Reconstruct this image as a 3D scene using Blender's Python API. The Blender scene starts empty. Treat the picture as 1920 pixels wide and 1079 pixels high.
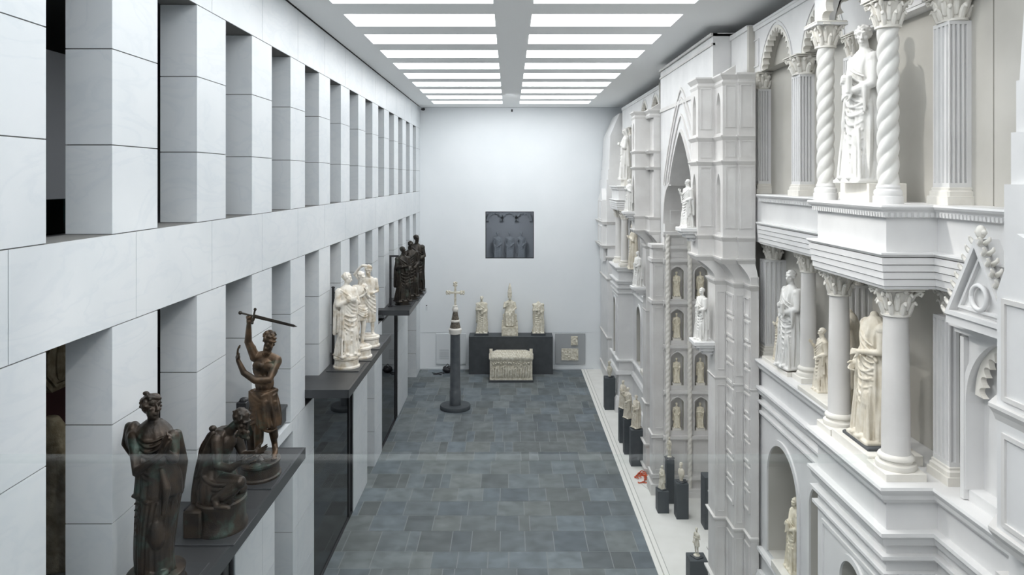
import bpy, bmesh, math, random
from math import sin, cos, pi, sqrt, radians
from mathutils import Vector, Matrix, noise
random.seed(7)
S = bpy.context.scene
COL = S.collection
CH = 9.1                      # camera height; r(z) turns a height relative to the eye into a world height
def r(z): return CH + z

# ------------------------------------------------------------------ camera, world, light, exposure
cam = bpy.data.cameras.new('camera'); co = bpy.data.objects.new('camera', cam); COL.objects.link(co)
co.location = (0, 0, CH); co.rotation_euler = (radians(90), 0, 0)
cam.sensor_width = 36; cam.lens = 1385 / 1920 * 36
cam.shift_x = 5 / 1920; cam.shift_y = -204.5 / 1920
cam.clip_start = 0.05; cam.clip_end = 200
S.camera = co
w = bpy.data.worlds.new('world'); S.world = w; w.use_nodes = True
w.node_tree.nodes['Background'].inputs[0].default_value = (0.75, 0.82, 0.9, 1)
w.node_tree.nodes['Background'].inputs[1].default_value = 0.25
S.view_settings.view_transform = 'Standard'; S.view_settings.look = 'None'
S.view_settings.gamma = 1; S.view_settings.use_curve_mapping = False
S.view_settings.exposure = 0.1
SKY_E = 4.4
def spot(loc, tgt, power, ang=40, size=0.06, col=(1, .97, .92), blend=.5):
    l = bpy.data.lights.new('unseen_spot', 'SPOT'); l.energy = power; l.spot_size = radians(ang); l.spot_blend = blend
    l.shadow_soft_size = size; l.color = col
    o = bpy.data.objects.new('unseen_spot', l); COL.objects.link(o); o.location = loc
    o.rotation_euler = (Vector(tgt) - Vector(loc)).to_track_quat('-Z', 'Y').to_euler()
spot((0.5, 9.75, r(3.25)), (5.2, 9.6, r(0.6)), 250, 46, .04)
spot((0.1, 9.6, r(3.25)), (5.2, 9.2, r(-3.0)), 420, 42, .05)
spot((-1.5, 4.5, r(3.25)), (4.4, 8.8, r(-5.5)), 600, 50, .2, (1, .99, .97), 1)  # added fill spot without a fixture, brightens the lower near bay
spot((-1.2, 12.5, r(3.25)), (4.5, 17.5, r(-6)), 520, 44, .2, (1, .99, .97), 1)  # added unseen spot, lifts the dim lower buttress and portal
for y_, p_ in ((16.6, 340), (21.5, 300), (26, 300), (32.5, 260)): spot((-.8, y_, r(3.25)), (4.8, y_ - 2.4, r(-1.8)), p_, 74, .2, (1, .99, .97), 1)  # added row of unseen spots that whiten the facade's front faces
spot((0.4, 17.5, r(3.25)), (4.9, 12.6, r(-3.0)), 140, 40)
spot((0.4, 5.0, r(3.25)), (-3.7, 9.3, r(-3.4)), 420, 44)
spot((0.4, 12.0, r(3.25)), (-3.7, 18.0, r(-3.4)), 380, 30)
spot((0.4, 21.0, r(3.25)), (-3.7, 27.0, r(-3.4)), 320, 34)
spot((0.2, 27.0, r(3.25)), (0.2, 34.6, 2.6), 130, 46)
spot((0.4, 24.0, r(3.25)), (4.6, 29.4, r(-0.4)), 240, 40)
spot((.1, 29.5, r(3.25)), (.1, 35.2, r(-1.5)), 560, 120, .3, (.95, .98, 1), 1)  # added wall wash with no fixture, raises the back wall's brightness
l_ = bpy.data.lights.new('added_gallery_fill', 'AREA'); l_.energy = 60; l_.size = .7
o_ = bpy.data.objects.new('added_gallery_fill', l_); COL.objects.link(o_); o_.location = (0, 35.75, r(-1.27)); o_.rotation_euler = (radians(20), 0, 0)  # added unseen area light, lifts the dark room behind the window

# ------------------------------------------------------------------ materials
def mat(name, c1, c2=None, rough=.6, scale=3, metal=0, bump=.0, bscale=30, spec=.5, detail=6, stops=(.35, .7), sv=(1, 1, 1), emit=None):
    m = bpy.data.materials.new(name); m.use_nodes = True; N = m.node_tree.nodes; L = m.node_tree.links
    b = N['Principled BSDF']; b.inputs['Roughness'].default_value = rough; b.inputs['Metallic'].default_value = metal
    b.inputs['Specular IOR Level'].default_value = spec
    b.inputs['Base Color'].default_value = (*c1, 1)
    geo = N.new('ShaderNodeNewGeometry'); mp = N.new('ShaderNodeMapping'); L.new(geo.outputs['Position'], mp.inputs[0])
    mp.inputs['Scale'].default_value = sv
    if c2:
        n = N.new('ShaderNodeTexNoise'); n.inputs['Scale'].default_value = scale; n.inputs['Detail'].default_value = detail
        L.new(mp.outputs[0], n.inputs['Vector'])
        cr = N.new('ShaderNodeValToRGB'); cr.color_ramp.elements[0].position = stops[0]; cr.color_ramp.elements[1].position = stops[1]
        cr.color_ramp.elements[0].color = (*c1, 1); cr.color_ramp.elements[1].color = (*c2, 1)
        L.new(n.outputs['Fac'], cr.inputs[0]); L.new(cr.outputs[0], b.inputs['Base Color'])
        m['ramp'] = cr.name
    if bump:
        n2 = N.new('ShaderNodeTexNoise'); n2.inputs['Scale'].default_value = bscale; n2.inputs['Detail'].default_value = 4
        L.new(geo.outputs['Position'], n2.inputs['Vector'])
        bp = N.new('ShaderNodeBump'); bp.inputs['Strength'].default_value = bump; bp.inputs['Distance'].default_value = .02
        L.new(n2.outputs['Fac'], bp.inputs['Height']); L.new(bp.outputs[0], b.inputs['Normal'])
    if emit:
        b.inputs['Emission Color'].default_value = (*emit[0], 1); b.inputs['Emission Strength'].default_value = emit[1]
    return m
M = {}
def marble_mat():
    m = mat('white_marble_cladding', (.66, .695, .72), (.73, .755, .775), .38, .9, stops=(.3, .75))
    N = m.node_tree.nodes; L = m.node_tree.links; b = N['Principled BSDF']
    wv = N.new('ShaderNodeTexNoise'); wv.inputs['Scale'].default_value = 1.1; wv.inputs['Detail'].default_value = 9; wv.inputs['Distortion'].default_value = 1.6
    mp = N.new('ShaderNodeMapping'); mp.inputs['Rotation'].default_value = (.6, .2, .3); mp.inputs['Scale'].default_value = (1, .6, 1.6)
    L.new(N['Geometry'].outputs['Position'] if 'Geometry' in N else N.new('ShaderNodeNewGeometry').outputs['Position'], mp.inputs[0]); L.new(mp.outputs[0], wv.inputs['Vector'])
    sb = N.new('ShaderNodeMath'); sb.operation = 'SUBTRACT'; sb.inputs[1].default_value = .5; L.new(wv.outputs['Fac'], sb.inputs[0])
    ab = N.new('ShaderNodeMath'); ab.operation = 'ABSOLUTE'; L.new(sb.outputs[0], ab.inputs[0])
    r2 = N.new('ShaderNodeValToRGB'); r2.color_ramp.elements[0].position = 0; r2.color_ramp.elements[1].position = .05
    r2.color_ramp.elements[0].color = (.95, .96, .97, 1); r2.color_ramp.elements[1].color = (1, 1, 1, 1)
    L.new(ab.outputs[0], r2.inputs[0])
    mx = N.new('ShaderNodeMix'); mx.data_type = 'RGBA'; mx.blend_type = 'MULTIPLY'; mx.inputs[0].default_value = 1
    L.new(N[m['ramp']].outputs[0], mx.inputs[6]); L.new(r2.outputs[0], mx.inputs[7]); L.new(mx.outputs[2], b.inputs['Base Color'])
    return m
M['marble'] = marble_mat()
M['joint'] = mat('dark_joint', (.16, .16, .155), rough=.9)
M['plaster'] = mat('white_plaster', (.74, .77, .79), (.78, .805, .825), .75, .5)
M['ceil'] = mat('ceiling_paint', (.92, .93, .93), rough=.8)
M['lamp'] = mat('skylight_diffuser_glow', (.9, .9, .9), rough=.6, emit=((.96, .985, 1.0), SKY_E))
M['resin'] = mat('facade_resin_marble', (.64, .625, .605), (.71, .695, .68), .62, 1.6, bump=.06, bscale=9)
M['resin2'] = mat('facade_pale_moulding', (.70, .698, .695), (.76, .757, .753), .55, 2)
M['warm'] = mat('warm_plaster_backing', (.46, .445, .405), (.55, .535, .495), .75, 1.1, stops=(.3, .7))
M['grey'] = mat('portal_grey_stone', (.62, .605, .59), (.70, .69, .675), .7, 2.2, bump=.08, bscale=14)
M['ivory'] = mat('ivory_capital_stone', (.72, .695, .64), (.79, .77, .72), .6, 6)
M['statue'] = mat('pale_statue_marble', (.62, .565, .46), (.76, .715, .62), .55, 7, bump=.12, bscale=40)
M['statuewhite'] = mat('white_statue_cast', (.70, .69, .66), (.77, .765, .745), .5, 5)
M['oldstone'] = mat('weathered_statue_stone', (.52, .48, .38), (.78, .75, .66), .8, 11, bump=.3, bscale=30)
M['stainmarble'] = mat('stained_carrara_marble', (.48, .40, .29), (.78, .74, .67), .45, 6, stops=(.3, .55), bump=.1, bscale=30)
M['yellow'] = mat('yellowed_statuette', (.66, .60, .46), (.82, .77, .64), .6, 12)
M['dark'] = mat('anthracite_stone', (.045, .05, .056), (.06, .066, .072), .5, 3)
M['steel'] = mat('dark_steel_shelf', (.05, .052, .055), (.068, .07, .073), .42, 2, metal=.3)
M['steel2'] = mat('dark_steel_edge', (.075, .078, .083), rough=.35, metal=.5)
M['tank'] = mat('dark_plinth_paint', (.055, .065, .073), (.07, .08, .088), .6, 4)
M['beige'] = mat('beige_screed', (.74, .735, .70), (.80, .795, .765), .7, 2)
M['beige2'] = mat('pale_border_slab', (.82, .81, .775), rough=.6)
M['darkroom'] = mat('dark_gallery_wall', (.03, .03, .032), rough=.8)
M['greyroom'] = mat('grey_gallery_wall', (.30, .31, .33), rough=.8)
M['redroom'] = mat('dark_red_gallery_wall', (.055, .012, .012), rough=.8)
M['sandstone'] = mat('pitted_sandstone', (.22, .18, .11), (.42, .36, .25), .9, 7, bump=.6, bscale=22)
M['colstone'] = mat('blue_grey_column_stone', (.075, .085, .095), (.11, .12, .13), .35, 4)
M['brown'] = mat('mottled_brown_stone', (.07, .06, .05), (.2, .17, .13), .6, 18)
M['board'] = mat('light_info_board', (.66, .69, .71), rough=.6)
M['board2'] = mat('grey_display_board', (.36, .375, .385), rough=.6)
M['print'] = mat('grey_print', (.42, .44, .46), rough=.7)
M['black'] = mat('black_plastic', (.015, .015, .018), rough=.5)
M['red'] = mat('orange_red_cable', (.55, .09, .03), rough=.5)
M['whitecable'] = mat('white_cable', (.62, .6, .57), rough=.5)
M['reflectgrey'] = mat('grey_window_reflection', (.22, .235, .25), rough=.8)

def bronze(name, a, b_, green, gl, rough=.42):
    m = mat(name, a, b_, rough, 5, metal=.45, bump=.18, bscale=45, stops=(.35, .65))
    N = m.node_tree.nodes; L = m.node_tree.links; b = N['Principled BSDF']
    n = N.new('ShaderNodeTexNoise'); n.inputs['Scale'].default_value = 3.3; n.inputs['Detail'].default_value = 10; n.inputs['Roughness'].default_value = .65
    g = N.new('ShaderNodeNewGeometry'); L.new(g.outputs['Position'], n.inputs['Vector'])
    cr = N.new('ShaderNodeValToRGB'); cr.color_ramp.elements[0].position = gl; cr.color_ramp.elements[1].position = gl + .14
    cr.color_ramp.elements[0].color = (0, 0, 0, 1); cr.color_ramp.elements[1].color = (1, 1, 1, 1); L.new(n.outputs['Fac'], cr.inputs[0])
    mx = N.new('ShaderNodeMix'); mx.data_type = 'RGBA'; L.new(cr.outputs[0], mx.inputs[0]); L.new(N[m['ramp']].outputs[0], mx.inputs[6])
    mx.inputs[7].default_value = (*green, 1); L.new(mx.outputs[2], b.inputs['Base Color'])
    return m
M['bronze'] = bronze('brown_bronze', (.018, .015, .012), (.055, .038, .026), (.055, .085, .07), .53)
M['bronze2'] = bronze('golden_brown_bronze', (.032, .022, .014), (.12, .074, .042), (.06, .09, .065), .57)
M['bronze3'] = bronze('dark_bronze', (.014, .012, .01), (.04, .032, .024), (.07, .09, .075), .58)

def glass_mat(name, tint, amount, rough=.02, gloss=None):
    m = bpy.data.materials.new(name); m.use_nodes = True; N = m.node_tree.nodes; L = m.node_tree.links; N.clear()
    out = N.new('ShaderNodeOutputMaterial'); t = N.new('ShaderNodeBsdfTransparent'); t.inputs[0].default_value = (*tint, 1)
    g = N.new('ShaderNodeBsdfGlossy'); g.inputs['Roughness'].default_value = rough
    mx = N.new('ShaderNodeMixShader')
    if gloss is None:
        fr = N.new('ShaderNodeFresnel'); fr.inputs[0].default_value = 1.5; L.new(fr.outputs[0], mx.inputs[0])
    else: mx.inputs[0].default_value = gloss
    L.new(t.outputs[0], mx.inputs[1]); L.new(g.outputs[0], mx.inputs[2]); L.new(mx.outputs[0], out.inputs[0])
    return m
M['smoke'] = glass_mat('smoked_glass', (.18, .2, .22), 0)
M['glass'] = glass_mat('clear_glass', (.92, .96, .95), 0)
M['guard'] = glass_mat('guard_glass', (.985, .992, .99), 0, .02, .008)
M['winglass'] = glass_mat('grey_window_glass', (.8, .83, .86), 0)
M['teal'] = glass_mat('teal_glass', (.25, .42, .42), 0)

# ------------------------------------------------------------------ mesh helpers
class MB:
    def __init__(s): s.v = []; s.f = []; s.m = []; s.g = []; s.gid = 0
    def add(s, vs, fs, mi=0):
        o = len(s.v); s.v += [tuple(p) for p in vs]; s.f += [tuple(i + o for i in f) for f in fs]; s.m += [mi] * len(fs); s.g += [s.gid] * len(fs); return s
    def cut(s): s.gid += 1; return s
    def box(s, x0, x1, y0, y1, z0, z1, mi=0):
        x0, x1 = min(x0, x1), max(x0, x1); y0, y1 = min(y0, y1), max(y0, y1); z0, z1 = min(z0, z1), max(z0, z1)
        return s.add([(x0, y0, z0), (x1, y0, z0), (x1, y1, z0), (x0, y1, z0), (x0, y0, z1), (x1, y0, z1), (x1, y1, z1), (x0, y1, z1)],
                     [(0, 3, 2, 1), (4, 5, 6, 7), (0, 1, 5, 4), (1, 2, 6, 5), (2, 3, 7, 6), (3, 0, 4, 7)], mi)
    def bbox(s, x0, x1, y0, y1, z0, z1, b=.01, mi=0):   # box with chamfered vertical and top edges
        pts = [(x0 + b, y0), (x1 - b, y0), (x1, y0 + b), (x1, y1 - b), (x1 - b, y1), (x0 + b, y1), (x0, y1 - b), (x0, y0 + b)]
        cx, cy = (x0 + x1) / 2, (y0 + y1) / 2
        rings = [(z0, 0), (z1 - b, 0), (z1, b)]
        vs = []
        for z, i in rings:
            for (x, y) in pts:
                vs.append((x + (i if x < cx else -i), y + (i if y < cy else -i), z))
        n = 8; fs = []
        for k in range(2):
            for i in range(n): fs.append((k * n + i, k * n + (i + 1) % n, (k + 1) * n + (i + 1) % n, (k + 1) * n + i))
        fs.append(tuple(range(n))[::-1]); fs.append(tuple(range(2 * n, 3 * n)))
        return s.add(vs, fs, mi)
    def prism(s, pts, z0, z1, mi=0):    # plan polygon extruded up (any winding)
        a = sum(pts[i][0] * pts[(i + 1) % len(pts)][1] - pts[(i + 1) % len(pts)][0] * pts[i][1] for i in range(len(pts)))
        if a < 0: pts = pts[::-1]
        n = len(pts)
        vs = [(x, y, z0) for x, y in pts] + [(x, y, z1) for x, y in pts]
        fs = [tuple(range(n))[::-1], tuple(range(n, 2 * n))] + [(i, (i + 1) % n, n + (i + 1) % n, n + i) for i in range(n)]
        return s.add(vs, fs, mi)
    def poly(s, pts, d, mi=0):          # 3-D planar polygon extruded by vector d
        n = len(pts); d = Vector(d)
        vs = [Vector(p) for p in pts] + [Vector(p) + d for p in pts]
        fs = [tuple(range(n))[::-1], tuple(range(n, 2 * n))] + [(i, (i + 1) % n, n + (i + 1) % n, n + i) for i in range(n)]
        return s.add(vs, fs, mi)
    def lathe(s, prof, c=(0, 0, 0), n=24, fn=None, sx=1, sy=1, mi=0):   # prof: (radius, z)
        vs = []; fs = []
        for k, (rad, z) in enumerate(prof):
            for i in range(n):
                a = 2 * pi * i / n; q = rad * (fn(a, z) if fn else 1)
                vs.append((c[0] + q * cos(a) * sx, c[1] + q * sin(a) * sy, c[2] + z))
        for k in range(len(prof) - 1):
            for i in range(n):
                fs.append((k * n + i, k * n + (i + 1) % n, (k + 1) * n + (i + 1) % n, (k + 1) * n + i))
        fs.append(tuple(range(n))[::-1]); fs.append(tuple(range((len(prof) - 1) * n, len(prof) * n)))
        return s.add(vs, fs, mi)
    def tube(s, pts, rad, n=10, mi=0):  # tapered chain with round ends; rad number or list
        P = [Vector(p) for p in pts]; R = rad if isinstance(rad, (list, tuple)) else [rad] * len(P)
        d0 = (P[1] - P[0]).normalized(); d1 = (P[-1] - P[-2]).normalized()
        C = []; 
        for a in (1.0, .8, .45): C.append((P[0] - d0 * R[0] * a, R[0] * sqrt(max(1 - a * a, .003)), d0))
        for i, p in enumerate(P):
            d = d0 if i == 0 else d1 if i == len(P) - 1 else ((P[i + 1] - P[i]).normalized() + (P[i] - P[i - 1]).normalized()).normalized()
            C.append((p, R[i], d))
        for a in (.45, .8, 1.0): C.append((P[-1] + d1 * R[-1] * a, R[-1] * sqrt(max(1 - a * a, .003)), d1))
        vs = []; fs = []; ref = Vector((0, 0, 1)) if abs(d0.z) < .9 else Vector((1, 0, 0))
        for (p, q, d) in C:
            u = d.cross(ref)
            if u.length < 1e-4: u = d.cross(Vector((0, 1, 0)))
            u.normalize(); ref = u.cross(d).normalized(); v = ref
            for i in range(n):
                a = 2 * pi * i / n; vs.append(p + (u * cos(a) - v * sin(a)) * q * -1)
        for k in range(len(C) - 1):
            for i in range(n): fs.append((k * n + i, k * n + (i + 1) % n, (k + 1) * n + (i + 1) % n, (k + 1) * n + i))
        fs.append(tuple(range(n))[::-1]); fs.append(tuple(range((len(C) - 1) * n, len(C) * n)))
        return s.add(vs, fs, mi)
    def ell(s, c, rad, n=14, rot=None, mi=0):
        vs = []; fs = []; h = n // 2 + 1; c = Vector(c)
        for k in range(h + 1):
            t = pi * k / h - pi / 2; t = max(min(t, pi / 2 - .02), -pi / 2 + .02)
            for i in range(n):
                a = 2 * pi * i / n; p = Vector((rad[0] * cos(t) * cos(a), rad[1] * cos(t) * sin(a), rad[2] * sin(t)))
                if rot: p = rot @ p
                vs.append(c + p)
        for k in range(h):
            for i in range(n): fs.append((k * n + i, k * n + (i + 1) % n, (k + 1) * n + (i + 1) % n, (k + 1) * n + i))
        fs.append(tuple(range(n))[::-1]); fs.append(tuple(range(h * n, (h + 1) * n)))
        return s.add(vs, fs, mi)
    def sweep(s, path, prof, mi=0):     # prof: closed (out, z) list; out is to the left of the path
        P = [Vector((x, y)) for x, y in path]; vs = []; fs = []; n = len(prof)
        for i, p in enumerate(P):
            nn = []
            if i > 0: d = (P[i] - P[i - 1]).normalized(); nn.append(Vector((-d.y, d.x)))
            if i < len(P) - 1: d = (P[i + 1] - P[i]).normalized(); nn.append(Vector((-d.y, d.x)))
            if len(nn) == 2:
                mv = nn[0] + nn[1]; mv = mv / max(mv.length_squared / 2, .3)
            else: mv = nn[0]
            for (o, z) in prof: q = p + mv * o; vs.append((q.x, q.y, z))
        for k in range(len(P) - 1):
            for i in range(n): fs.append((k * n + i, (k + 1) * n + i, (k + 1) * n + (i + 1) % n, k * n + (i + 1) % n))
        fs.append(tuple(range(n))); fs.append(tuple(range((len(P) - 1) * n, len(P) * n))[::-1])
        return s.add(vs, fs, mi)
    def build(s, name, mats, parent=None, smooth=False, origin=None, fix=False):
        me = bpy.data.meshes.new(name)
        org = Vector(origin) if origin is not None else (Vector(parent['org']) if parent is not None and 'org' in parent.keys() else Vector((0, 0, 0)))
        me.from_pydata([(p[0] - org.x, p[1] - org.y, p[2] - org.z) for p in s.v], [], s.f)
        for m_ in (mats if isinstance(mats, (list, tuple)) else [mats]): me.materials.append(m_)
        me.polygons.foreach_set('material_index', s.m)
        if smooth: me.polygons.foreach_set('use_smooth', [True] * len(me.polygons))
        if fix or True:
            bm = bmesh.new(); bm.from_mesh(me); bmesh.ops.recalc_face_normals(bm, faces=bm.faces); bm.to_mesh(me); bm.free()
        me.update()
        o = bpy.data.objects.new(name, me); COL.objects.link(o)
        if parent is not None: o.parent = parent
        else: o.location = org
        if smooth == 'auto':
            try: me.set_sharp_from_angle(angle=radians(40))
            except Exception: pass
        return o

def build_each(mb, name, mats, parent, smooth=False):
    for gid in sorted(set(mb.g)):
        q = MB(); idx = {}
        for f, mi, gg_ in zip(mb.f, mb.m, mb.g):
            if gg_ != gid: continue
            nf = []
            for i in f:
                if i not in idx: idx[i] = len(q.v); q.v.append(mb.v[i])
                nf.append(idx[i])
            q.f.append(tuple(nf)); q.m.append(mi)
        q.build(name, mats, parent, smooth)
def tag(o, label=None, cat=None, group=None, kind=None):
    if label: o['label'] = label
    if cat: o['category'] = cat
    if group: o['group'] = group
    if kind: o['kind'] = kind
    return o
def thing(name, loc, label, cat, group=None):
    o = bpy.data.objects.new(name, None); COL.objects.link(o); o.location = loc; o['org'] = list(loc); o.empty_display_size = .1
    return tag(o, label, cat, group)
KIDS = {}
def copy_tree(o, parent=None):
    c = o.copy(); COL.objects.link(c); c.parent = parent
    for ch in [x for x in COL.objects if x.parent == o]: copy_tree(ch, c)
    return c
def mirror(o, label=None, about=39.0, dx=0):
    c = copy_tree(o); c.location = (o.location.x + dx, about - o.location.y, o.location.z); c.scale = (o.scale.x, -o.scale.y, o.scale.z)
    if label: c['label'] = label
    return c

# wall in a plane facing -X (front at x), with openings: list of (y0, y1, zbottom, headfn(y) -> z, depth, material index of the inside)
def wall_open(mb, x, y0, y1, z0, z1, ops, N=20, mi=0, back=None):
    ops = sorted(ops); cur = y0
    def q(a, b, c, d, m_=mi): mb.add([a, b, c, d], [(0, 1, 2, 3)], m_)
    for (a, b, zb, head, dep, mi2) in ops:
        q((x, cur, z0), (x, cur, z1), (x, a, z1), (x, a, z0))
        if zb > z0: q((x, a, z0), (x, a, zb), (x, b, zb), (x, b, z0))
        ys = [a + (b - a) * (1 - cos(pi * i / N)) / 2 for i in range(N + 1)]
        hs = [max(head(y), zb) for y in ys]
        for i in range(N):
            q((x, ys[i], hs[i]), (x, ys[i], z1), (x, ys[i + 1], z1), (x, ys[i + 1], hs[i + 1]))
            q((x, ys[i], hs[i]), (x, ys[i + 1], hs[i + 1]), (x + dep, ys[i + 1], hs[i + 1]), (x + dep, ys[i], hs[i]), mi2)
            q((x + dep, ys[i], zb), (x + dep, ys[i], hs[i]), (x + dep, ys[i + 1], hs[i + 1]), (x + dep, ys[i + 1], zb), mi2)
        q((x, a, zb), (x, a, hs[0]), (x + dep, a, hs[0]), (x + dep, a, zb), mi2)
        q((x, b, zb), (x + dep, b, zb), (x + dep, b, hs[-1]), (x, b, hs[-1]), mi2)
        q((x, a, zb), (x + dep, a, zb), (x + dep, b, zb), (x, b, zb), mi2)
        cur = b
    q((x, cur, z0), (x, cur, z1), (x, y1, z1), (x, y1, z0))
def round_head(yc, hw, zs): return lambda y: zs + sqrt(max(hw * hw - (y - yc) ** 2, 0))
def pointed_head(yc, hw, zs, h): return lambda y: zs + h * max(1 - (abs(y - yc) / hw) ** 1.35, 0) ** .75
def arch_pts(yc, hw, zs, h, n=28, kind='p'):
    out = []
    for i in range(n + 1):
        t = -cos(pi * i / n)
        z = h * max(1 - abs(t) ** 1.35, 0) ** .75 if kind == 'p' else h * max(1 - abs(t) ** 1.7, 0) ** .6 if kind == 'f' else h * sqrt(max(1 - t * t, 0))
        out.append((yc + t * hw, zs + z))
    return out
def arch_band(mb, pts, w_out, place, th, cusps=0, depth=.1, mi=0):
    """a band following an arch; place(u, z, o) gives the 3-D point; with cusps the inner edge is scalloped"""
    P = [Vector(p) for p in pts]
    if cusps:   # resample evenly
        L = [0]
        for i in range(1, len(P)): L.append(L[-1] + (P[i] - P[i - 1]).length)
        n = cusps * 8; Q = []; j = 0
        for k in range(n + 1):
            t = L[-1] * k / n
            while j < len(L) - 2 and L[j + 1] < t: j += 1
            Q.append(P[j].lerp(P[j + 1], (t - L[j]) / max(L[j + 1] - L[j], 1e-6)))
        P = Q
    vs = []; fs = []; n = len(P)
    for i, p in enumerate(P):
        d = (P[min(i + 1, n - 1)] - P[max(i - 1, 0)]).normalized(); nn = Vector((-d.y, d.x))
        if i in (0, n - 1) and not cusps: nn = Vector((-1 if i == 0 else 1, 0))
        if cusps:
            ph = (i % 8) / 8; inn = -depth * (1 - abs(sin(pi * ph)) ** .8) - .015
            a, b = p + nn * w_out, p + nn * inn
        else: a, b = p + nn * w_out, p
        for o in (0, th):
            vs.append(place(a.x, a.y, o)); vs.append(place(b.x, b.y, o))
    for i in range(n - 1):
        k = i * 4; l = k + 4
        fs += [(k, k + 1, l + 1, l), (k + 2, l + 2, l + 3, k + 3), (k, l, l + 2, k + 2), (k + 1, k + 3, l + 3, l + 1)]
    fs += [(0, 2, 3, 1), (4 * n - 4, 4 * n - 3, 4 * n - 1, 4 * n - 2)]
    mb.add(vs, fs, mi)
def frame_x(mb, x, y0, y1, z0, z1, w_=.03, t=.02, mi=0):     # raised frame on a face looking towards -X
    for a in ((y0, y0 + w_, z0, z1), (y1 - w_, y1, z0, z1), (y0 + w_, y1 - w_, z0, z0 + w_), (y0 + w_, y1 - w_, z1 - w_, z1)): mb.box(x - t, x + .01, *a, mi)
def frame_y(mb, y, x0, x1, z0, z1, w_=.03, t=.02, mi=0):     # the same on a face looking towards the camera
    for a in ((x0, x0 + w_, z0, z1), (x1 - w_, x1, z0, z1), (x0 + w_, x1 - w_, z0, z0 + w_), (x0 + w_, x1 - w_, z1 - w_, z1)): mb.box(a[0], a[1], y - t, y + .01, a[2], a[3], mi)

# ------------------------------------------------------------------ room shell
YB = 35.2; XL = -4.25; XR = 6.4; ZC = r(3.4)
P0, PER, OPN = 6.775, 2.147, 1.13
mb = MB(); g = .006
def seg_box(x0, x1, y0, y1, zs):
    for a, b in zip(zs[:-1], zs[1:]): mb.box(x0, x1, y0, y1, a + g, b - g)
    mb.box(x0 + .012, x1 - .012, y0 + .012, y1 - .012, zs[0], zs[-1], 1)
UP = [r(z) for z in (-.6, .36, 1.39, 2.37)]; LO = [r(z) for z in (-4.75, -3.70, -2.64, -1.59)]
LOW = [0.0] + [r(z) for z in (-8.0, -6.95, -5.85, -4.75)]
ks = range(-4, 13)
for k in range(-5, 13):
    a = P0 + k * PER + OPN; b = P0 + (k + 1) * PER
    if k == 12: b = YB
    if k == -5: a = -2.5
    seg_box(XL - .5, XL, a, b, UP); seg_box(XL - .5, XL, a, b, LO)
# bands, cut at the middle of every pier
cuts = [-2.5] + [P0 + k * PER + OPN + (PER - OPN) / 2 for k in range(-4, 12)] + [YB]
for z0, z1 in ((r(-1.59), r(-.6)), (r(2.37), r(3.39))):
    for a, b in zip(cuts[:-1], cuts[1:]): mb.box(XL - .5, XL, a + g, b - g, z0 + g, z1 - g)
    mb.box(XL - .488, XL - .012, -2.5, YB, z0, z1, 1)
# low storey: solid runs, dark glazed runs (left out here) and open bays
glazed = [(7.5, 11.45), (16.08, 20.15), (24.65, 28.2)]
opened = [(13.38, 14.49), (22.1, 23.3), (30.9, 33.75)]
holes = sorted([(a, b, 'g') for a, b in glazed] + [(a, b, 'o') for a, b in opened])
cur = -2.5
for a, b, _t in holes + [(YB, YB, '')]:
    runs = [cur]
    for c in cuts:
        if cur + .35 < c < a - .35: runs.append(c)
    runs.append(a)
    for p, q in zip(runs[:-1], runs[1:]):
        if q - p > .01:
            for z0, z1 in zip(LOW[:-1], LOW[1:]): mb.box(XL - .5, XL, p + g, q - g, z0 + g, z1 - g)
    if a - cur > .03: mb.box(XL - .488, XL - .012, cur + .012, a - .012, 0, LOW[-1], 1)
    if b > a: mb.box(XL - .5, XL, a, b, r(-4.6 if _t == 'g' else -4.95), r(-4.75) - g) if _t != 'g' else None
    cur = b
for k in range(3, 12): pass
mb.build('wall_left', [M['marble'], M['joint']])['kind'] = 'structure'
for a, b in glazed:
    t = thing('glazed_screen', (XL - .06, (a + b) / 2, 0), {7.5: 'smoked glass screen in black frame below the nearest bronze group', 16.08: 'tall smoked glass screen below the shelf with the white marble group', 24.65: 'smoked glass screen below the far shelf with the dark bronze group'}[a], 'glass screen')
    m1 = MB()
    for c, wd in ((a, .07), (b - .42, .09), (b - .06, .06)): m1.box(XL - .1, XL - .02, c, c + wd, 0, r(-4.8))
    m1.box(XL - .1, XL - .02, a, b, 0, .05); m1.box(XL - .1, XL - .02, a, b, r(-4.85), r(-4.78)); m1.build('frame', M['black'], t)
    m2 = MB(); m2.box(XL - .07, XL - .05, a + .05, b - .05, .04, r(-4.82)); m2.build('pane', M['smoke'], t)
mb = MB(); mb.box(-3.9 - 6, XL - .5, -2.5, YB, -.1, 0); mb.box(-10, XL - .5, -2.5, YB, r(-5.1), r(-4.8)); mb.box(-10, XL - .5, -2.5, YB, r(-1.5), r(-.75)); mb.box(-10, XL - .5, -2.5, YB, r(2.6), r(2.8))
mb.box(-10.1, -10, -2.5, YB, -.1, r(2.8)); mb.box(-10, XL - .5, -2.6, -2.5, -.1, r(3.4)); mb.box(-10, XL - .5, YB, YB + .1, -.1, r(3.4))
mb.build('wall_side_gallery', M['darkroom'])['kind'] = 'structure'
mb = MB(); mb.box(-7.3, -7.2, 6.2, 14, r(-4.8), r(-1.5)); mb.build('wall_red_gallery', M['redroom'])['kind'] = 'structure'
mb = MB(); mb.box(-6.9, -6.8, 8.6, 13, r(-.7), r(1.9)); mb.build('wall_grey_gallery', M['greyroom'])['kind'] = 'structure'

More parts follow.
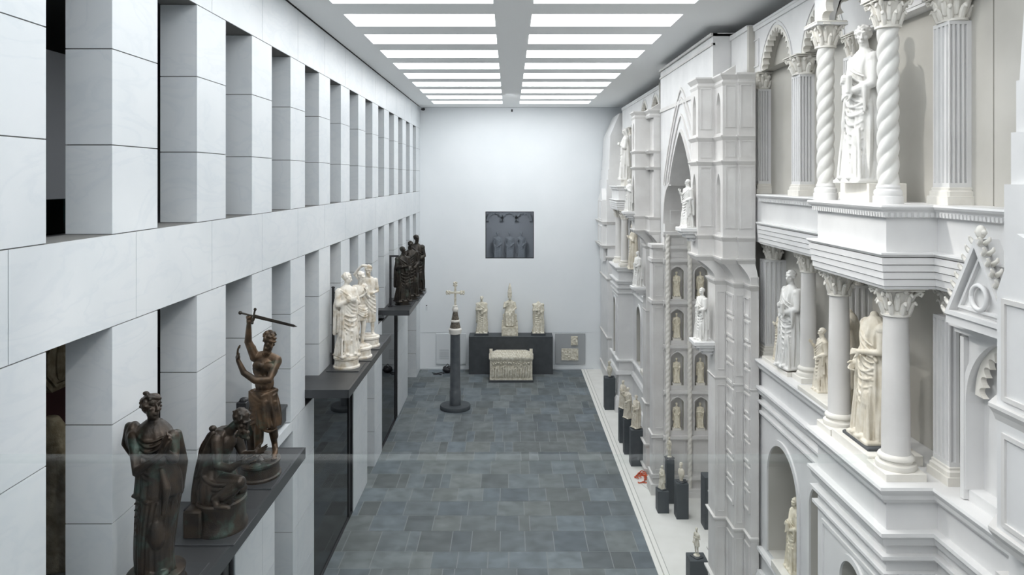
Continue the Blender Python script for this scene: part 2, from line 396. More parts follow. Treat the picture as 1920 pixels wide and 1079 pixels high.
# back wall with a square window, a dark room behind it
mb = MB(); wx0, wx1, wz0, wz1 = -1.14, 1.17, CH - (485 - 335) / 39.35, CH - (397 - 335) / 39.35
mb.box(XL - .5, wx0, YB, YB + .3, 0, r(3.39)); mb.box(wx1, XR, YB, YB + .3, 0, r(3.39)); mb.box(wx0, wx1, YB, YB + .3, 0, wz0); mb.box(wx0, wx1, YB, YB + .3, wz1, r(3.39))
mb.build('wall_back', M['plaster'])['kind'] = 'structure'
mb = MB(); mb.box(XL, -1.95, YB - .012, YB, 1.78, 1.79); mb.box(2.05, 4.0, YB - .012, YB, 1.78, 1.79); mb.box(XL, -1.95, YB - .02, YB, .0, .07); mb.box(2.05, 4.0, YB - .02, YB, .0, .07)
mb.build('trim_back_wall', M['board'])['kind'] = 'structure'
mb = MB(); mb.box(wx0 - .5, wx1 + .5, YB + 3, YB + 3.1, wz0 - .5, wz1 + .5); mb.box(wx0 - .6, wx0 - .5, YB + .3, YB + 3.1, wz0 - .5, wz1 + .5); mb.box(wx1 + .5, wx1 + .6, YB + .3, YB + 3.1, wz0 - .5, wz1 + .5)
mb.box(wx0 - .5, wx1 + .5, YB + .3, YB + 3.1, wz0 - .6, wz0 - .45); mb.box(wx0 - .5, wx1 + .5, YB + .3, YB + 3.1, wz1 + .45, wz1 + .6)
mb.build('wall_window_gallery', M['greyroom'])['kind'] = 'structure'
t = thing('square_window', ((wx0 + wx1) / 2, YB + .1, wz0), 'square dark interior window high in the white back wall', 'window')
m1 = MB(); e = .035
for a in ((wx0, wx1, wz0, wz0 + e), (wx0, wx1, wz1 - e, wz1), (wx0, wx0 + e, wz0 + e, wz1 - e), (wx1 - e, wx1, wz0 + e, wz1 - e)): m1.box(a[0], a[1], YB + .02, YB + .1, a[2], a[3])
m1.build('window_frame', M['black'], t); m1 = MB(); m1.box(wx0 + e, wx1 - e, YB + .05, YB + .06, wz0 + e, wz1 - e); m1.build('pane', M['winglass'], t)
mb = MB(); mb.box(XR, XR + .3, -2.5, YB + .3, 0, r(3.39)); mb.build('wall_right', M['plaster'])['kind'] = 'structure'
mb = MB(); mb.box(XL - .5, XR + .3, -2.8, -2.5, 0, r(3.39)); mb.build('wall_front', M['plaster'])['kind'] = 'structure'

# ceiling with rectangular skylights
far = [14.35 + 2.15 * k for k in range(-8, 9)] + [33.55]; wid = 1.22
LX = (-3.43, -.31); RX = (.47, 3.6)
mb = MB(); T = .3
mb.box(XL + .03, LX[0], -2.5, YB, ZC, ZC + T); mb.box(LX[1], RX[0], -2.5, YB, ZC, ZC + T); mb.box(RX[1], XR, -2.5, YB, ZC, ZC + T)
mb.box(XL - .5, XL + .03, -2.5, YB, ZC + .05, ZC + T, 1)
edges = [-2.5]
for f in far: edges += [f - (wid if f < 33 else 1.1), f]
edges.append(YB)
for i in range(0, len(edges), 2):
    mb.box(LX[0], LX[1], edges[i], edges[i + 1], ZC, ZC + T); mb.box(RX[0], RX[1], edges[i], edges[i + 1], ZC, ZC + T)
mb.build('ceiling', [M['ceil'], M['joint']])['kind'] = 'structure'
ordn = ['nearest fully visible', 'second', 'third', 'fourth', 'fifth', 'sixth', 'seventh', 'eighth', 'ninth', 'tenth']
vis = [f for f in far if f > 14]
for f in far:
    for (a, b), sd in ((LX, 'left'), (RX, 'right')):
        i = vis.index(f) if f in vis else None
        if i is None: lb = 'white skylight panel, %s row, %s one behind the top edge' % (sd, ordn[1:][len([q_ for q_ in far if f <= q_ < 14]) - 1] if f > 0 else 'rearmost' if f < -1.5 else 'last but')
        elif i == len(vis) - 1: lb = 'white skylight panel in the %s row closest to the back wall' % sd
        elif i == 0: lb = 'white skylight panel cut by the top edge of the photo, %s row' % sd
        else: lb = 'glowing white skylight panel, %s of the %s row counted from the top edge' % (ordn[i], sd)
        m1 = MB(); d = wid if f < 33 else 1.1
        m1.box(a - .02, b + .02, f - d - .02, f + .02, ZC + .04, ZC + .06)
        o = m1.build('skylight_panel', M['lamp'], origin=((a + b) / 2, f - d / 2, ZC + .04))
        tag(o, lb, 'skylight', 'skylight panels of the ceiling')

# floor
mb = MB(); random.seed(11); y = -2.5; tones = []
xs_edge = 3.42
while y < YB + .02:
    h = random.choice([.78, .95, 1.05, .88]); y1 = min(y + h, YB + .02); x = -10
    x = XL - .55 - random.random() * .4
    while x < xs_edge:
        wd = random.choice([.28, .5, .62, .72, .72, .82, .92]); x1 = min(x + wd, xs_edge)
        if xs_edge - x1 < .15: x1 = xs_edge
        mb.add([(x + .01, y + .009, 0), (x1 - .01, y + .009, 0), (x1 - .01, y1 - .009, 0), (x + .01, y1 - .009, 0)], [(0, 1, 2, 3)])
        tones.append((random.random(), random.random())); x = x1
    y = y1
nt = len(tones)
mb.add([(XL - .6, -2.5, -.004), (3.5, -2.5, -.004), (3.5, YB + .05, -.004), (XL - .6, YB + .05, -.004)], [(0, 1, 2, 3)], 1)
fm = mat('slate_floor_tiles', (.06, .07, .078), rough=.55)
N = fm.node_tree.nodes; L = fm.node_tree.links; b = N['Principled BSDF']
at = N.new('ShaderNodeAttribute'); at.attribute_name = 'tone'
sp = N.new('ShaderNodeSeparateColor'); L.new(at.outputs['Color'], sp.inputs[0])
c1 = N.new('ShaderNodeValToRGB'); c1.color_ramp.elements[0].color = (.105, .122, .132, 1); c1.color_ramp.elements[1].color = (.18, .205, .218, 1); L.new(sp.outputs[0], c1.inputs[0])
c2 = N.new('ShaderNodeMix'); c2.data_type = 'RGBA'; c2.blend_type = 'MULTIPLY'; c2.inputs[0].default_value = 1
c3 = N.new('ShaderNodeValToRGB'); c3.color_ramp.elements[0].color = (.95, 1.0, 1.06, 1); c3.color_ramp.elements[1].color = (1.04, 1.0, .93, 1); L.new(sp.outputs[1], c3.inputs[0])
L.new(c1.outputs[0], c2.inputs[6]); L.new(c3.outputs[0], c2.inputs[7])
nz = N.new('ShaderNodeTexNoise'); nz.inputs['Scale'].default_value = 2.4; nz.inputs['Detail'].default_value = 8; gg = N.new('ShaderNodeNewGeometry'); L.new(gg.outputs['Position'], nz.inputs['Vector'])
c4 = N.new('ShaderNodeValToRGB'); c4.color_ramp.elements[0].position = .3; c4.color_ramp.elements[1].position = .7; c4.color_ramp.elements[0].color = (.72, .72, .72, 1); c4.color_ramp.elements[1].color = (1.22, 1.22, 1.22, 1)
L.new(nz.outputs['Fac'], c4.inputs[0]); c5 = N.new('ShaderNodeMix'); c5.data_type = 'RGBA'; c5.blend_type = 'MULTIPLY'; c5.inputs[0].default_value = 1
L.new(c2.outputs[2], c5.inputs[6]); L.new(c4.outputs[0], c5.inputs[7]); L.new(c5.outputs[2], b.inputs['Base Color'])
grout = mat('floor_grout', (.25, .27, .27), rough=.8)
fo = mb.build('floor', [fm, grout]); fo['kind'] = 'structure'
ca = fo.data.color_attributes.new('tone', 'FLOAT_COLOR', 'CORNER')
for p in fo.data.polygons:
    tv = tones[p.index] if p.index < nt else (0, 0)
    for li in p.loop_indices: ca.data[li].color = (tv[0], tv[1], 0, 1)
mb = MB(); mb.box(3.42, 3.53, -2.5, YB, -.02, .012); mb.box(3.53, 3.56, -2.5, YB, -.02, .004, 1); mb.box(3.56, 3.66, -2.5, YB, -.02, .01, 0); mb.box(3.66, 3.68, -2.5, YB, -.02, .002, 1); mb.box(3.68, XR, -2.5, YB, -.02, .01, 2)
mb.build('floor_beige_strip', [M['beige2'], mat('strip_gap', (.45, .45, .42), rough=.8), M['beige']])['kind'] = 'structure'
#PART2
# ================================================================== FACADE (right side)
YC = 39.0
bodies = []          # (object, far label) mirrored to the far bay at the end
def keep(o, far): bodies.append((o, far)); return o
XM, XP, WX = 4.78, 4.2, 5.36
Lp = [(XM, 6.45), (XM, 8.29), (XP, 8.29), (XP, 10.26), (XM, 10.26), (XM, 14.18)]     # ledge line of a side bay
Lb = [(x + .06, y + (.06 if x == XP and y < 9 else -.06 if x == XP else .06 if (x, y) == (XM, 8.29) else -.06 if (x, y) == (XM, 10.26) else 0)) for x, y in Lp]
BX = 6.3
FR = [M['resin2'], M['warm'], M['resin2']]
# --- ground storey of the near bay
bay = thing('portal_bay_front', (XM, 9.3, 0), 'near lower storey of the pale facade with arched niches under the big ledge', 'facade wall')
m1 = MB(); zt = r(-3.6); x0 = XM + .06
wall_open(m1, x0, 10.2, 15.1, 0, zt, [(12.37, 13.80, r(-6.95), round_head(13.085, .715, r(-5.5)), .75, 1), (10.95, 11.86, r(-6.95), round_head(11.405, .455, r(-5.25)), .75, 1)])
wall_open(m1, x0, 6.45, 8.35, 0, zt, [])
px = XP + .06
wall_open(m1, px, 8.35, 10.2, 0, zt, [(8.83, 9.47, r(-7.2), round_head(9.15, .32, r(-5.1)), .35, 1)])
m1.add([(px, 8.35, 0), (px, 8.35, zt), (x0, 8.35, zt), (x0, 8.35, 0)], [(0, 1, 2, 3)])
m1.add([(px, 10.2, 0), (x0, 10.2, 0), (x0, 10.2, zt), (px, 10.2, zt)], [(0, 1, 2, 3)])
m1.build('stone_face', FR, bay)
m1 = MB()   # flat panels and arch rings
P_ = lambda u, z, o: (x0 - o, u, z)
for yc, hw, zs in ((13.085, .715, r(-5.5)), (11.405, .455, r(-5.25))):
    arch_band(m1, [(yc - hw, r(-6.95))] + arch_pts(yc, hw, zs, hw, kind='r') + [(yc + hw, r(-6.95))], .1, P_, .03)
arch_band(m1, [(8.83, r(-7.2))] + arch_pts(9.15, .32, r(-5.1), .32, kind='r') + [(9.47, r(-7.2))], .08, lambda u, z, o: (px - o, u, z), .03)
frame_x(m1, px, 8.5, 10.05, r(-8.7), r(-4.62), .05); frame_y(m1, 8.35, px + .06, x0 - .04, r(-8.7), r(-4.62), .035)
m1.build('arch_moulding', M['resin2'], bay)
def prof_ledge(z): return [(-.4, z), (.06, z), (.07, z - .03), (.055, z - .06), (.03, z - .1), (.02, z - .15), (-.02, z - .2), (-.4, z - .2)]
m1 = MB(); 
m1.cut().sweep(Lp, prof_ledge(r(-3.45))); m1.build('ledge', M['resin2'], bay)
m1 = MB(); m1.cut().sweep(Lp, [(-.3, r(-3.97)), (.045, r(-3.97)), (.05, r(-4.01)), (.02, r(-4.05)), (-.0, r(-4.12)), (-.04, r(-4.15)), (-.3, r(-4.15))])
m1.cut().sweep(Lp, [(-.3, r(-4.24)), (.02, r(-4.24)), (.02, r(-4.28)), (-.02, r(-4.32)), (-.3, r(-4.34))])
m1.cut().sweep(Lp, [(-.3, r(-4.44)), (.0, r(-4.44)), (.0, r(-4.48)), (-.04, r(-4.53)), (-.3, r(-4.53))])
m1.cut().sweep(Lp, [(-.3, r(-7.05)), (.03, r(-7.05)), (.04, r(-7.1)), (-.02, r(-7.17)), (-.3, r(-7.2))])
m1.cut().sweep(Lp, [(-.3, r(-7.5)), (.02, r(-7.5)), (.06, r(-7.62)), (-.3, r(-7.62))])
m1.cut().sweep(Lp, [(-.3, r(-8.5)), (.02, r(-8.5)), (.07, r(-8.6)), (.08, 0.01), (-.3, 0.01)])
build_each(m1, 'string_course', M['resin2'], bay)
m1 = MB()   # top of the storey = floor of the lower loggia
m1.prism([(XM + .05, 6.45), (XM + .05, 8.35), (XP + .06, 8.35), (XP + .06, 10.2), (XM + .05, 10.2), (XM + .05, 14.95), (WX, 14.95), (WX, 6.45)], r(-3.62), r(-3.452)); m1.build('loggia_floor', M['resin2'], bay)
keep(bay, 'far lower storey of the pale facade, close to the back wall')
# --- loggia backing wall
WX = 5.36
t = thing('loggia_backing', (WX, 10, r(-3.45)), 'warm grey plaster wall behind the near columns of both loggias', 'backing wall')
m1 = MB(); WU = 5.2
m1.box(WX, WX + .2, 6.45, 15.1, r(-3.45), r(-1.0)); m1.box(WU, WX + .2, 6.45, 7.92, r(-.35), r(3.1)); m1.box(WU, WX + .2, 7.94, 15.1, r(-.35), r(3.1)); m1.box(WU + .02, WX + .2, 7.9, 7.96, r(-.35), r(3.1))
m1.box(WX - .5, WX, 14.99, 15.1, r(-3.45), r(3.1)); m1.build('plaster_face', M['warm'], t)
keep(t, 'warm grey plaster wall behind the far columns of both loggias')
# --- middle ledge (parapet block between the loggias)
par = thing('balcony_parapet', (XM, 9.3, r(-1.24)), 'thick projecting white parapet block of the near bay carrying the tall statue', 'parapet')
m1 = MB(); m1.prism([(a, b) for a, b in Lb] + [(WX, 14.18), (WX, 6.45)], r(-1.24), r(-.42)); m1.prism([(XM + .06, 14.18), (WX, 14.18), (WX, 14.98), (XM + .06, 14.98)], r(-1.24), r(-.42))
m1.build('parapet_block', M['resin2'], par)
m1 = MB(); m1.cut().sweep(Lp, [(-.5, r(-.3)), (.04, r(-.3)), (.05, r(-.32)), (.035, r(-.345)), (.0, r(-.37)), (-.02, r(-.44)), (-.5, r(-.44))]); 
m1.box(XM + .07, WX, 6.45, 14.98, r(-.44), r(-.302))
m1.build('coping', M['resin2'], par)
m1 = MB()
m1.cut().sweep(Lp, [(-.3, r(-.83)), (.05, r(-.83)), (.055, r(-.85)), (.03, r(-.88)), (-.3, r(-.88))])
for z, o in ((-.89, .03), (-.972, .018), (-1.054, .006), (-1.136, -.008)):
    m1.cut().sweep(Lp, [(-.3, r(z)), (o, r(z)), (o, r(z - .074)), (-.3, r(z - .074))])
m1.cut().sweep(Lp, [(-.3, r(-1.216)), (-.02, r(-1.216)), (-.03, r(-1.25)), (-.3, r(-1.25))])
build_each(m1, 'stepped_moulding', M['resin2'], par)
m1 = MB()   # dentils under the coping
for (a, b) in zip(Lp[:-1], Lp[1:]):
    L_ = math.dist(a, b); n = int(L_ / .062)
    for i in range(n):
        f_ = (i + .5) / n; x, y = a[0] + (b[0] - a[0]) * f_, a[1] + (b[1] - a[1]) * f_
        if abs(a[0] - b[0]) < 1e-6: m1.box(x - .0, x + .05, y - .017, y + .017, r(-.435), r(-.385))
        elif a[0] > b[0]: m1.box(x - .017, x + .017, y - .0, y + .05, r(-.435), r(-.385))
m1.build('dentil_band', M['resin2'], par)
keep(par, 'projecting white parapet block of the far bay carrying a tall statue')

# --- capitals
def capital(mb, c, s, square=False, h=.36, squash=(1, 1)):
    """Corinthian capital: c = centre of its foot, s = shaft radius"""
    cx, cy, cz = c; k = s / .14
    pr = [(.13 * k, 0), (.155 * k, .005), (.155 * k, .03), (.13 * k, .035), (.135 * k, .12), (.15 * k, .2), (.19 * k, .3)]
    mb.lathe([(a * (1.12 if square else 1), z * h / .36) for a, z in pr], c, 16, sx=squash[0], sy=squash[1])
    for ring, (n, z0, hh, off) in enumerate(((8, .04, .13, 0), (8, .1, .17, .5))):
        for i in range(n):
            a = 2 * pi * (i + off) / n; ca, sa = cos(a) * squash[0], sin(a) * squash[1]
            pts = []
            for (rr, zz) in ((.135, z0), (.15, z0 + hh * .45), (.172, z0 + hh * .85), (.2, z0 + hh * 1.0), (.212, z0 + hh * .86)):
                rr *= k * (1.1 if square else 1); pts.append((cx + ca * rr, cy + sa * rr, cz + zz * h / .36))
            mb.tube(pts, [.028 * k, .034 * k, .03 * k, .024 * k, .014 * k], 8)
    for i in range(4):
        a = pi / 4 + i * pi / 2; q = 1.0
        pts = [(cx + cos(a) * rr * k * squash[0], cy + sin(a) * rr * k * squash[1], cz + zz * h / .36) for rr, zz in ((.15, .16), (.19, .25), (.25, .3), (.275, .285), (.262, .255), (.24, .265))]
        mb.tube(pts, [.018 * k, .022 * k, .022 * k, .02 * k, .018 * k, .014 * k], 6)
        a = i * pi / 2
        mb.ell((cx + cos(a) * .2 * k * squash[0], cy + sin(a) * .2 * k * squash[1], cz + .31 * h / .36), (.03 * k,) * 3, 8)
    w_ = .215 * k; w2 = .24 * k
    for zz, ww in ((.31, w_), (.335, w2)):
        mb.bbox(cx - ww * squash[0], cx + ww * squash[0], cy - ww * squash[1], cy + ww * squash[1], cz + zz * h / .36, cz + (zz + .025) * h / .36, .012)
def round_column(x, y, z0, z1, rad, label, far, grp='loggia columns'):
    t = thing('loggia_column', (x, y, z0), label, 'column')
    m1 = MB(); q = rad * 1.62; m1.bbox(x - q, x + q, y - q, y + q, z0, z0 + .09, .006); m1.lathe([(rad * 1.5, .09), (rad * 1.55, .12), (rad * 1.5, .15), (rad * 1.22, .165), (rad * 1.2, .19), (rad * 1.36, .2), (rad * 1.38, .22), (rad * 1.3, .24), (rad * 1.1, .26)], (x, y, z0), 32)
    m1.build('base', M['ivory'], t, 'auto')
    m1 = MB(); h = z1 - z0 - .36; m1.lathe([(rad * 1.12, .25), (rad * 1.06, .29), (rad * 1.05, .7), (rad, 1.3), (rad * .93, h), (rad * .93, h + .02)], (x, y, z0), 40); m1.build('shaft', M['resin'], t, 'auto')
    m1 = MB(); capital(m1, (x, y, z1 - .36), rad * 1.0); m1.build('capital', M['ivory'], t, 'auto')
    return keep(t, far)
round_column(4.51, 8.62, r(-3.45), r(-1.24), .145, 'smooth round column of the lower loggia closest to the viewer', 'far lower-loggia column second from the portal')
round_column(4.51, 10.1, r(-3.45), r(-1.24), .135, 'smooth round column between two headless statues, second nearest', 'smooth white column left of the hooded statue in the far lower loggia')
round_column(5.1, 12.6, r(-3.45), r(-1.24), .125, 'slim round column beside the complete white robed statue', 'far lower-loggia round column nearest the central portal')
def twisted_column(x, y, z0, z1, rad, label, far):
    t = thing('twisted_column', (x, y, z0), label, 'column')
    m1 = MB(); q = rad * 1.5; m1.lathe([(q, 0), (q, .09), (rad * 1.35, .1), (rad * 1.42, .13), (rad * 1.38, .16), (rad * 1.15, .18), (rad * 1.2, .2), (rad * 1.05, .23)], (x, y, z0), 32); m1.build('base', M['resin2'], t, 'auto')
    m1 = MB(); zz = []; n = 150; za, zb = .21, z1 - z0 - .36
    prof = [(rad, za + (zb - za) * i / n) for i in range(n + 1)]
    m1.lathe(prof, (x, y, z0), 56, fn=lambda a, z: .87 + .24 * abs(sin((3 * a - 2 * pi * z / .205) / 2)) ** .8)
    m1.build('twisted_shaft', M['statuewhite'], t, True)
    m1 = MB(); capital(m1, (x, y, z1 - .36), rad * 1.2); m1.build('capital', M['ivory'], t, 'auto')
    return t
twisted_column(4.46, 8.7, r(-.3), r(2.12), .110, 'spirally twisted white column in front of the tall statue, nearest one', 'twisted column of the far upper balcony on its portal side')
twisted_column(4.46, 10.42, r(-.3), r(2.19), .108, 'spirally twisted white column left of the tall white statue', 'twisted column of the far upper balcony next to the back wall')
def flute_pts(x0, x1, y0, y1, n=4, d=.03):
    pts = []
    def side(a, b, nrm):
        for i in range(n):
            w1 = (i + .22) / n; w2 = (i + .78) / n
            for f_, q in ((w1, 0), (w1 + .1 / n, d), ((w1 + w2) / 2, d * 1.3), (w2 - .1 / n, d), (w2, 0)):
                pts.append((a[0] + (b[0] - a[0]) * f_ - nrm[0] * q, a[1] + (b[1] - a[1]) * f_ - nrm[1] * q))
    pts.append((x1, y0)); side((x1, y0), (x0, y0), (0, -1)); pts.append((x0, y0)); side((x0, y0), (x0, y1), (-1, 0)); pts.append((x0, y1)); side((x0, y1), (x1, y1), (0, 1)); pts.append((x1, y1)); pts.append((x1 + .06, y1)); pts.append((x1 + .06, y0))
    return pts
def pilaster(y0, y1, z0, z1, label, far, x0=4.95, x1=5.16, cap=True):
    if z0 < r(-1): x1 = 5.32
    t = thing('fluted_pilaster', (x0, (y0 + y1) / 2, z0), label, 'pilaster')
    m1 = MB(); m1.bbox(x0 - .05, x1 + .06, y0 - .05, y1 + .05, z0, z0 + .1, .006); m1.bbox(x0 - .035, x1 + .06, y0 - .035, y1 + .035, z0 + .1, z0 + .17, .02); m1.bbox(x0 - .015, x1 + .06, y0 - .015, y1 + .015, z0 + .17, z0 + .2, .008); m1.build('base', M['ivory'], t)
    hc = .34; m1 = MB(); m1.box(x0, x1 + .06, y0, y1, z0 + .19, z0 + .25); m1.prism(flute_pts(x0, x1, y0, y1), z0 + .25, z1 - hc - .04); m1.box(x0, x1 + .06, y0, y1, z1 - hc - .04, z1 - hc); m1.build('fluted_shaft', M['resin2'], t)
    m1 = MB(); cx, cy = (x0 + x1 + .05) / 2, (y0 + y1) / 2; capital(m1, (cx, cy, z1 - hc), (y1 - y0) * .5, True, hc, (.75, 1)); m1.build('capital', M['ivory'], t, 'auto')
    return keep(t, far)
for (a, b, n1, n2) in ((8.31, 8.63, 'wide fluted pilaster right of the tall statue, topmost row', 'upper fluted pilaster of the far bay nearest the back wall'),
                       (10.7, 10.95, 'fluted pilaster partly hidden behind the tall white statue', 'upper fluted pilaster of the far bay behind its statue'),
                       (12.58, 12.96, 'upper fluted pilaster between the two scalloped arches', 'upper fluted pilaster between arches of the far bay'),
                       (14.68, 14.98, 'upper fluted pilaster beside the stepped buttress, left of the scalloped arch', 'upper fluted pilaster of the far bay next to its buttress')):
    pilaster(a, b, r(-.3), r(2.12), n1, n2)
pilaster(8.31, 8.63, r(-3.45), r(-1.24), 'lower fluted pilaster beside the gabled scalloped niche', 'lower fluted pilaster of the far bay nearest the back wall')
pilaster(10.9, 11.15, r(-3.45), r(-1.24), 'lower fluted pilaster behind the headless statues', 'lower fluted pilaster of the far bay behind the hooded statue')
pilaster(14.3, 14.6, r(-3.45), r(-1.24), 'lower fluted pilaster at the left end of the near loggia', 'lower fluted pilaster of the far bay next to its buttress')

# --- upper wall with scalloped arches
up = thing('arcade_front', (5.0, 11, r(2.1)), 'white wall with scalloped arches above the near upper loggia', 'facade wall')
m1 = MB(); x = 4.98
def hd(yc, hw): return lambda y: r(2.12) + .72 * max(1 - (abs(y - yc) / hw) ** 1.7, 0) ** .6
arcs = [(13.8, .74), (11.77, .74)]
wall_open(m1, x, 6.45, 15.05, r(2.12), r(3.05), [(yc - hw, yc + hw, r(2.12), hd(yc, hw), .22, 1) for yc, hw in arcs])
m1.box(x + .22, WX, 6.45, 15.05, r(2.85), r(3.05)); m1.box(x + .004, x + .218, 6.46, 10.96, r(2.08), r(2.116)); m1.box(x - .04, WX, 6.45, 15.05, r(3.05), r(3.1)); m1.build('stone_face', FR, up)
for yc, hw in arcs:
    m1 = MB(); arch_band(m1, arch_pts(yc, hw, r(2.12), .72, 40, 'f'), .03, lambda u, z, o: (x - .015 + o, u, z), .12, cusps=15, depth=.085); m1.build('scalloped_arch', M['ivory'], up)
    m1 = MB(); arch_band(m1, arch_pts(yc, hw + .05, r(2.12), .8, 40, 'f'), .03, lambda u, z, o: (x - o, u, z), .02); m1.build('arch_moulding', M['resin2'], up)
m1 = MB(); m1.box(x - .03, x, 6.45, 15.05, r(2.98), r(3.05)); m1.box(x - .02, x - .002, 6.47, 8.9, r(2.13), r(2.18)); frame_x(m1, x, 14.72, 15.05, r(2.25), r(2.8), .02); m1.build('cornice_strip', M['resin2'], up)
keep(up, 'white wall with arches above the far upper loggia')
# --- canopy over the twisted columns
cn = thing('balcony_canopy', (4.7, 9.5, r(2.15)), 'white arched canopy on the nearest twisted columns, cut by the top edge', 'canopy')
m1 = MB(); z0 = r(2.16); zt = r(2.95)
def canopy_side(yy, t_):
    pts = arch_pts(4.84, .3, z0, .62, 20); out = [(4.34, z0)] + pts + [(5.0, z0), (5.0, zt), (4.34, zt)]
    pts = [(4.36, z0)] + [(u, z) for u, z in pts if u < 4.965] + [(4.965, zt - .01), (4.36, zt - .01)]
    m1.poly([(u, yy, z) for u, z in pts], (0, t_, 0))
canopy_side(8.63, .15); canopy_side(10.33, .15)
yy = arch_pts(9.56, .72, z0, .68, 24); pts = [(8.6, z0)] + yy + [(10.5, z0), (10.5, zt), (8.6, zt)]
m1.poly([(4.34, u, z) for u, z in pts], (.18, 0, 0)); m1.box(4.34, 5.0, 8.6, 10.5, zt, zt + .08)
m1.build('canopy_shell', M['resin2'], cn)
m1 = MB(); arch_band(m1, yy, .02, lambda u, z, o: (4.33 + o, u, z), .1, cusps=9, depth=.1)
for q in (8.6, 10.33): arch_band(m1, arch_pts(4.84, .3, z0, .62, 20), .02, lambda u, z, o: (u, q + o, z), .1, cusps=7, depth=.08)
m1.build('scalloped_arch', M['ivory'], cn)
m1 = MB(); m1.bbox(4.24, 4.68, 8.48, 8.92, r(2.12), r(2.17), .01); m1.bbox(4.24, 4.68, 10.2, 10.64, r(2.13), r(2.17), .01); m1.build('abacus_slab', M['resin2'], cn)
#(cn, 'round topped white canopy over the statue of the far balcony')

# --- gabled aedicule near right
ax = 4.86
ae = thing('gabled_niche', (ax, 7.4, r(-3.45)), 'gabled blind niche with crocketed triangular pediment right of the loggia', 'niche')
ya, yb = 8.06, 6.05; yc = (ya + yb) / 2 + .0; yc = 7.3; hw = .82
m1 = MB(); hd2 = round_head(7.0, .72, r(-2.35))
wall_open(m1, ax + .06, 6.45, 8.0, r(-3.45), r(-1.24), [(6.5, 7.9, r(-3.33), round_head(7.1, .8, r(-2.4)), .16, 0)]); m1.add([(ax + .06, 8.0, r(-3.45)), (ax + .06, 8.0, r(-1.24)), (WX, 8.0, r(-1.24)), (WX, 8.0, r(-3.45))], [(0, 1, 2, 3)])
m1.build('niche_panel', FR, ae)
m1 = MB(); P_ = lambda u, z, o: (ax + .06 - o, u, z)
arch_band(m1, [(6.5, r(-3.33))] + [w_ for w_ in arch_pts(7.1, .8, r(-2.4), .8, kind='r') if w_[0] > 6.5] + [(7.9, r(-3.33))], .07, P_, .04)
m1.box(ax - .02, ax + .08, 6.45, 8.03, r(-1.66), r(-1.6)); m1.box(ax - .06, ax + .08, 6.45, 8.08, r(-1.6), r(-1.5)); m1.box(ax + .01, ax + .07, 7.915, 7.98, r(-3.44), r(-1.7)); m1.build('niche_moulding', M['resin2'], ae)
m1 = MB(); arch_band(m1, [w_ for w_ in arch_pts(7.1, .7, r(-2.3), .68, 44, 'r') if w_[0] > 6.5], .05, lambda u, z, o: (ax + .09 + o, u, z), .06, cusps=13, depth=.08); m1.build('scalloped_arch', M['ivory'], ae)
m1 = MB(); gy, gz, zb = 7.3, r(-.6), r(-1.42); a_, b_ = 7.80, 6.80; axo, ax = ax, 4.66
tri = [(b_, zb), (a_, zb), (gy, gz)]
m1.poly([(ax + .02, u, z) for u, z in tri], (.24, 0, 0)); m1.box(ax - .04, ax + .2, b_, a_ + .02, zb - .1, zb)
def tri_ring(s0, s1, x_, t_):
    cyx, czz = gy, zb + (gz - zb) * .36
    def sc(s_): return [(cyx + (u - cyx) * s_, czz + (z - czz) * s_) for u, z in tri]
    A, B = sc(s0), sc(s1)
    for i in range(3):
        j = (i + 1) % 3; m1.poly([(x_, *A[i]), (x_, *A[j]), (x_, *B[j]), (x_, *B[i])], (t_, 0, 0))
tri_ring(1.0, .84, ax - .07, .12); tri_ring(.7, .6, ax - .02, .05); m1.build('pediment', M['resin2'], ae)
m1 = MB(); m1.tube([(ax - .02, gy + .12 * cos(2 * pi * i / 28), zb + .24 + .12 * sin(2 * pi * i / 28)) for i in range(29)], .024, 8); m1.build('ring_ornament', M['resin2'], ae, True)
m1 = MB(); random.seed(3)
for s_ in ((a_, zb), (b_, zb)):
    for i in range(9):
        f_ = i / 8.5; u = s_[0] + (gy - s_[0]) * f_; z = s_[1] + (gz - s_[1]) * f_; m1.cut(); sg = 1 if s_[0] > gy else -1
        nn = ((gz - s_[1]), (s_[0] - gy)); ln = math.hypot(*nn); nu, nz = sg * abs(nn[0]) / ln, abs(nn[1]) / ln
        for dx in (-.035, .02):
            m1.tube([(ax + dx, u, z), (ax + dx - .01, u + nu * .035, z + nz * .035), (ax + dx * 1.5, u + nu * .065 + .0, z + nz * .065 + .012), (ax + dx * 1.8, u + nu * .06, z + nz * .06 + .035)], [.022, .024, .02, .013], 7)
m1.ell((ax, gy, gz + .07), (.05, .05, .07), 10); m1.ell((ax, gy + .05, gz + .07), (.03, .03, .03), 8); m1.ell((ax, gy - .05, gz + .07), (.03, .03, .03), 8)
build_each(m1, 'crocket', M['ivory'], ae, True)
ax = axo
keep(ae, 'gabled blind niche with crocketed pediment at the far end of the facade')

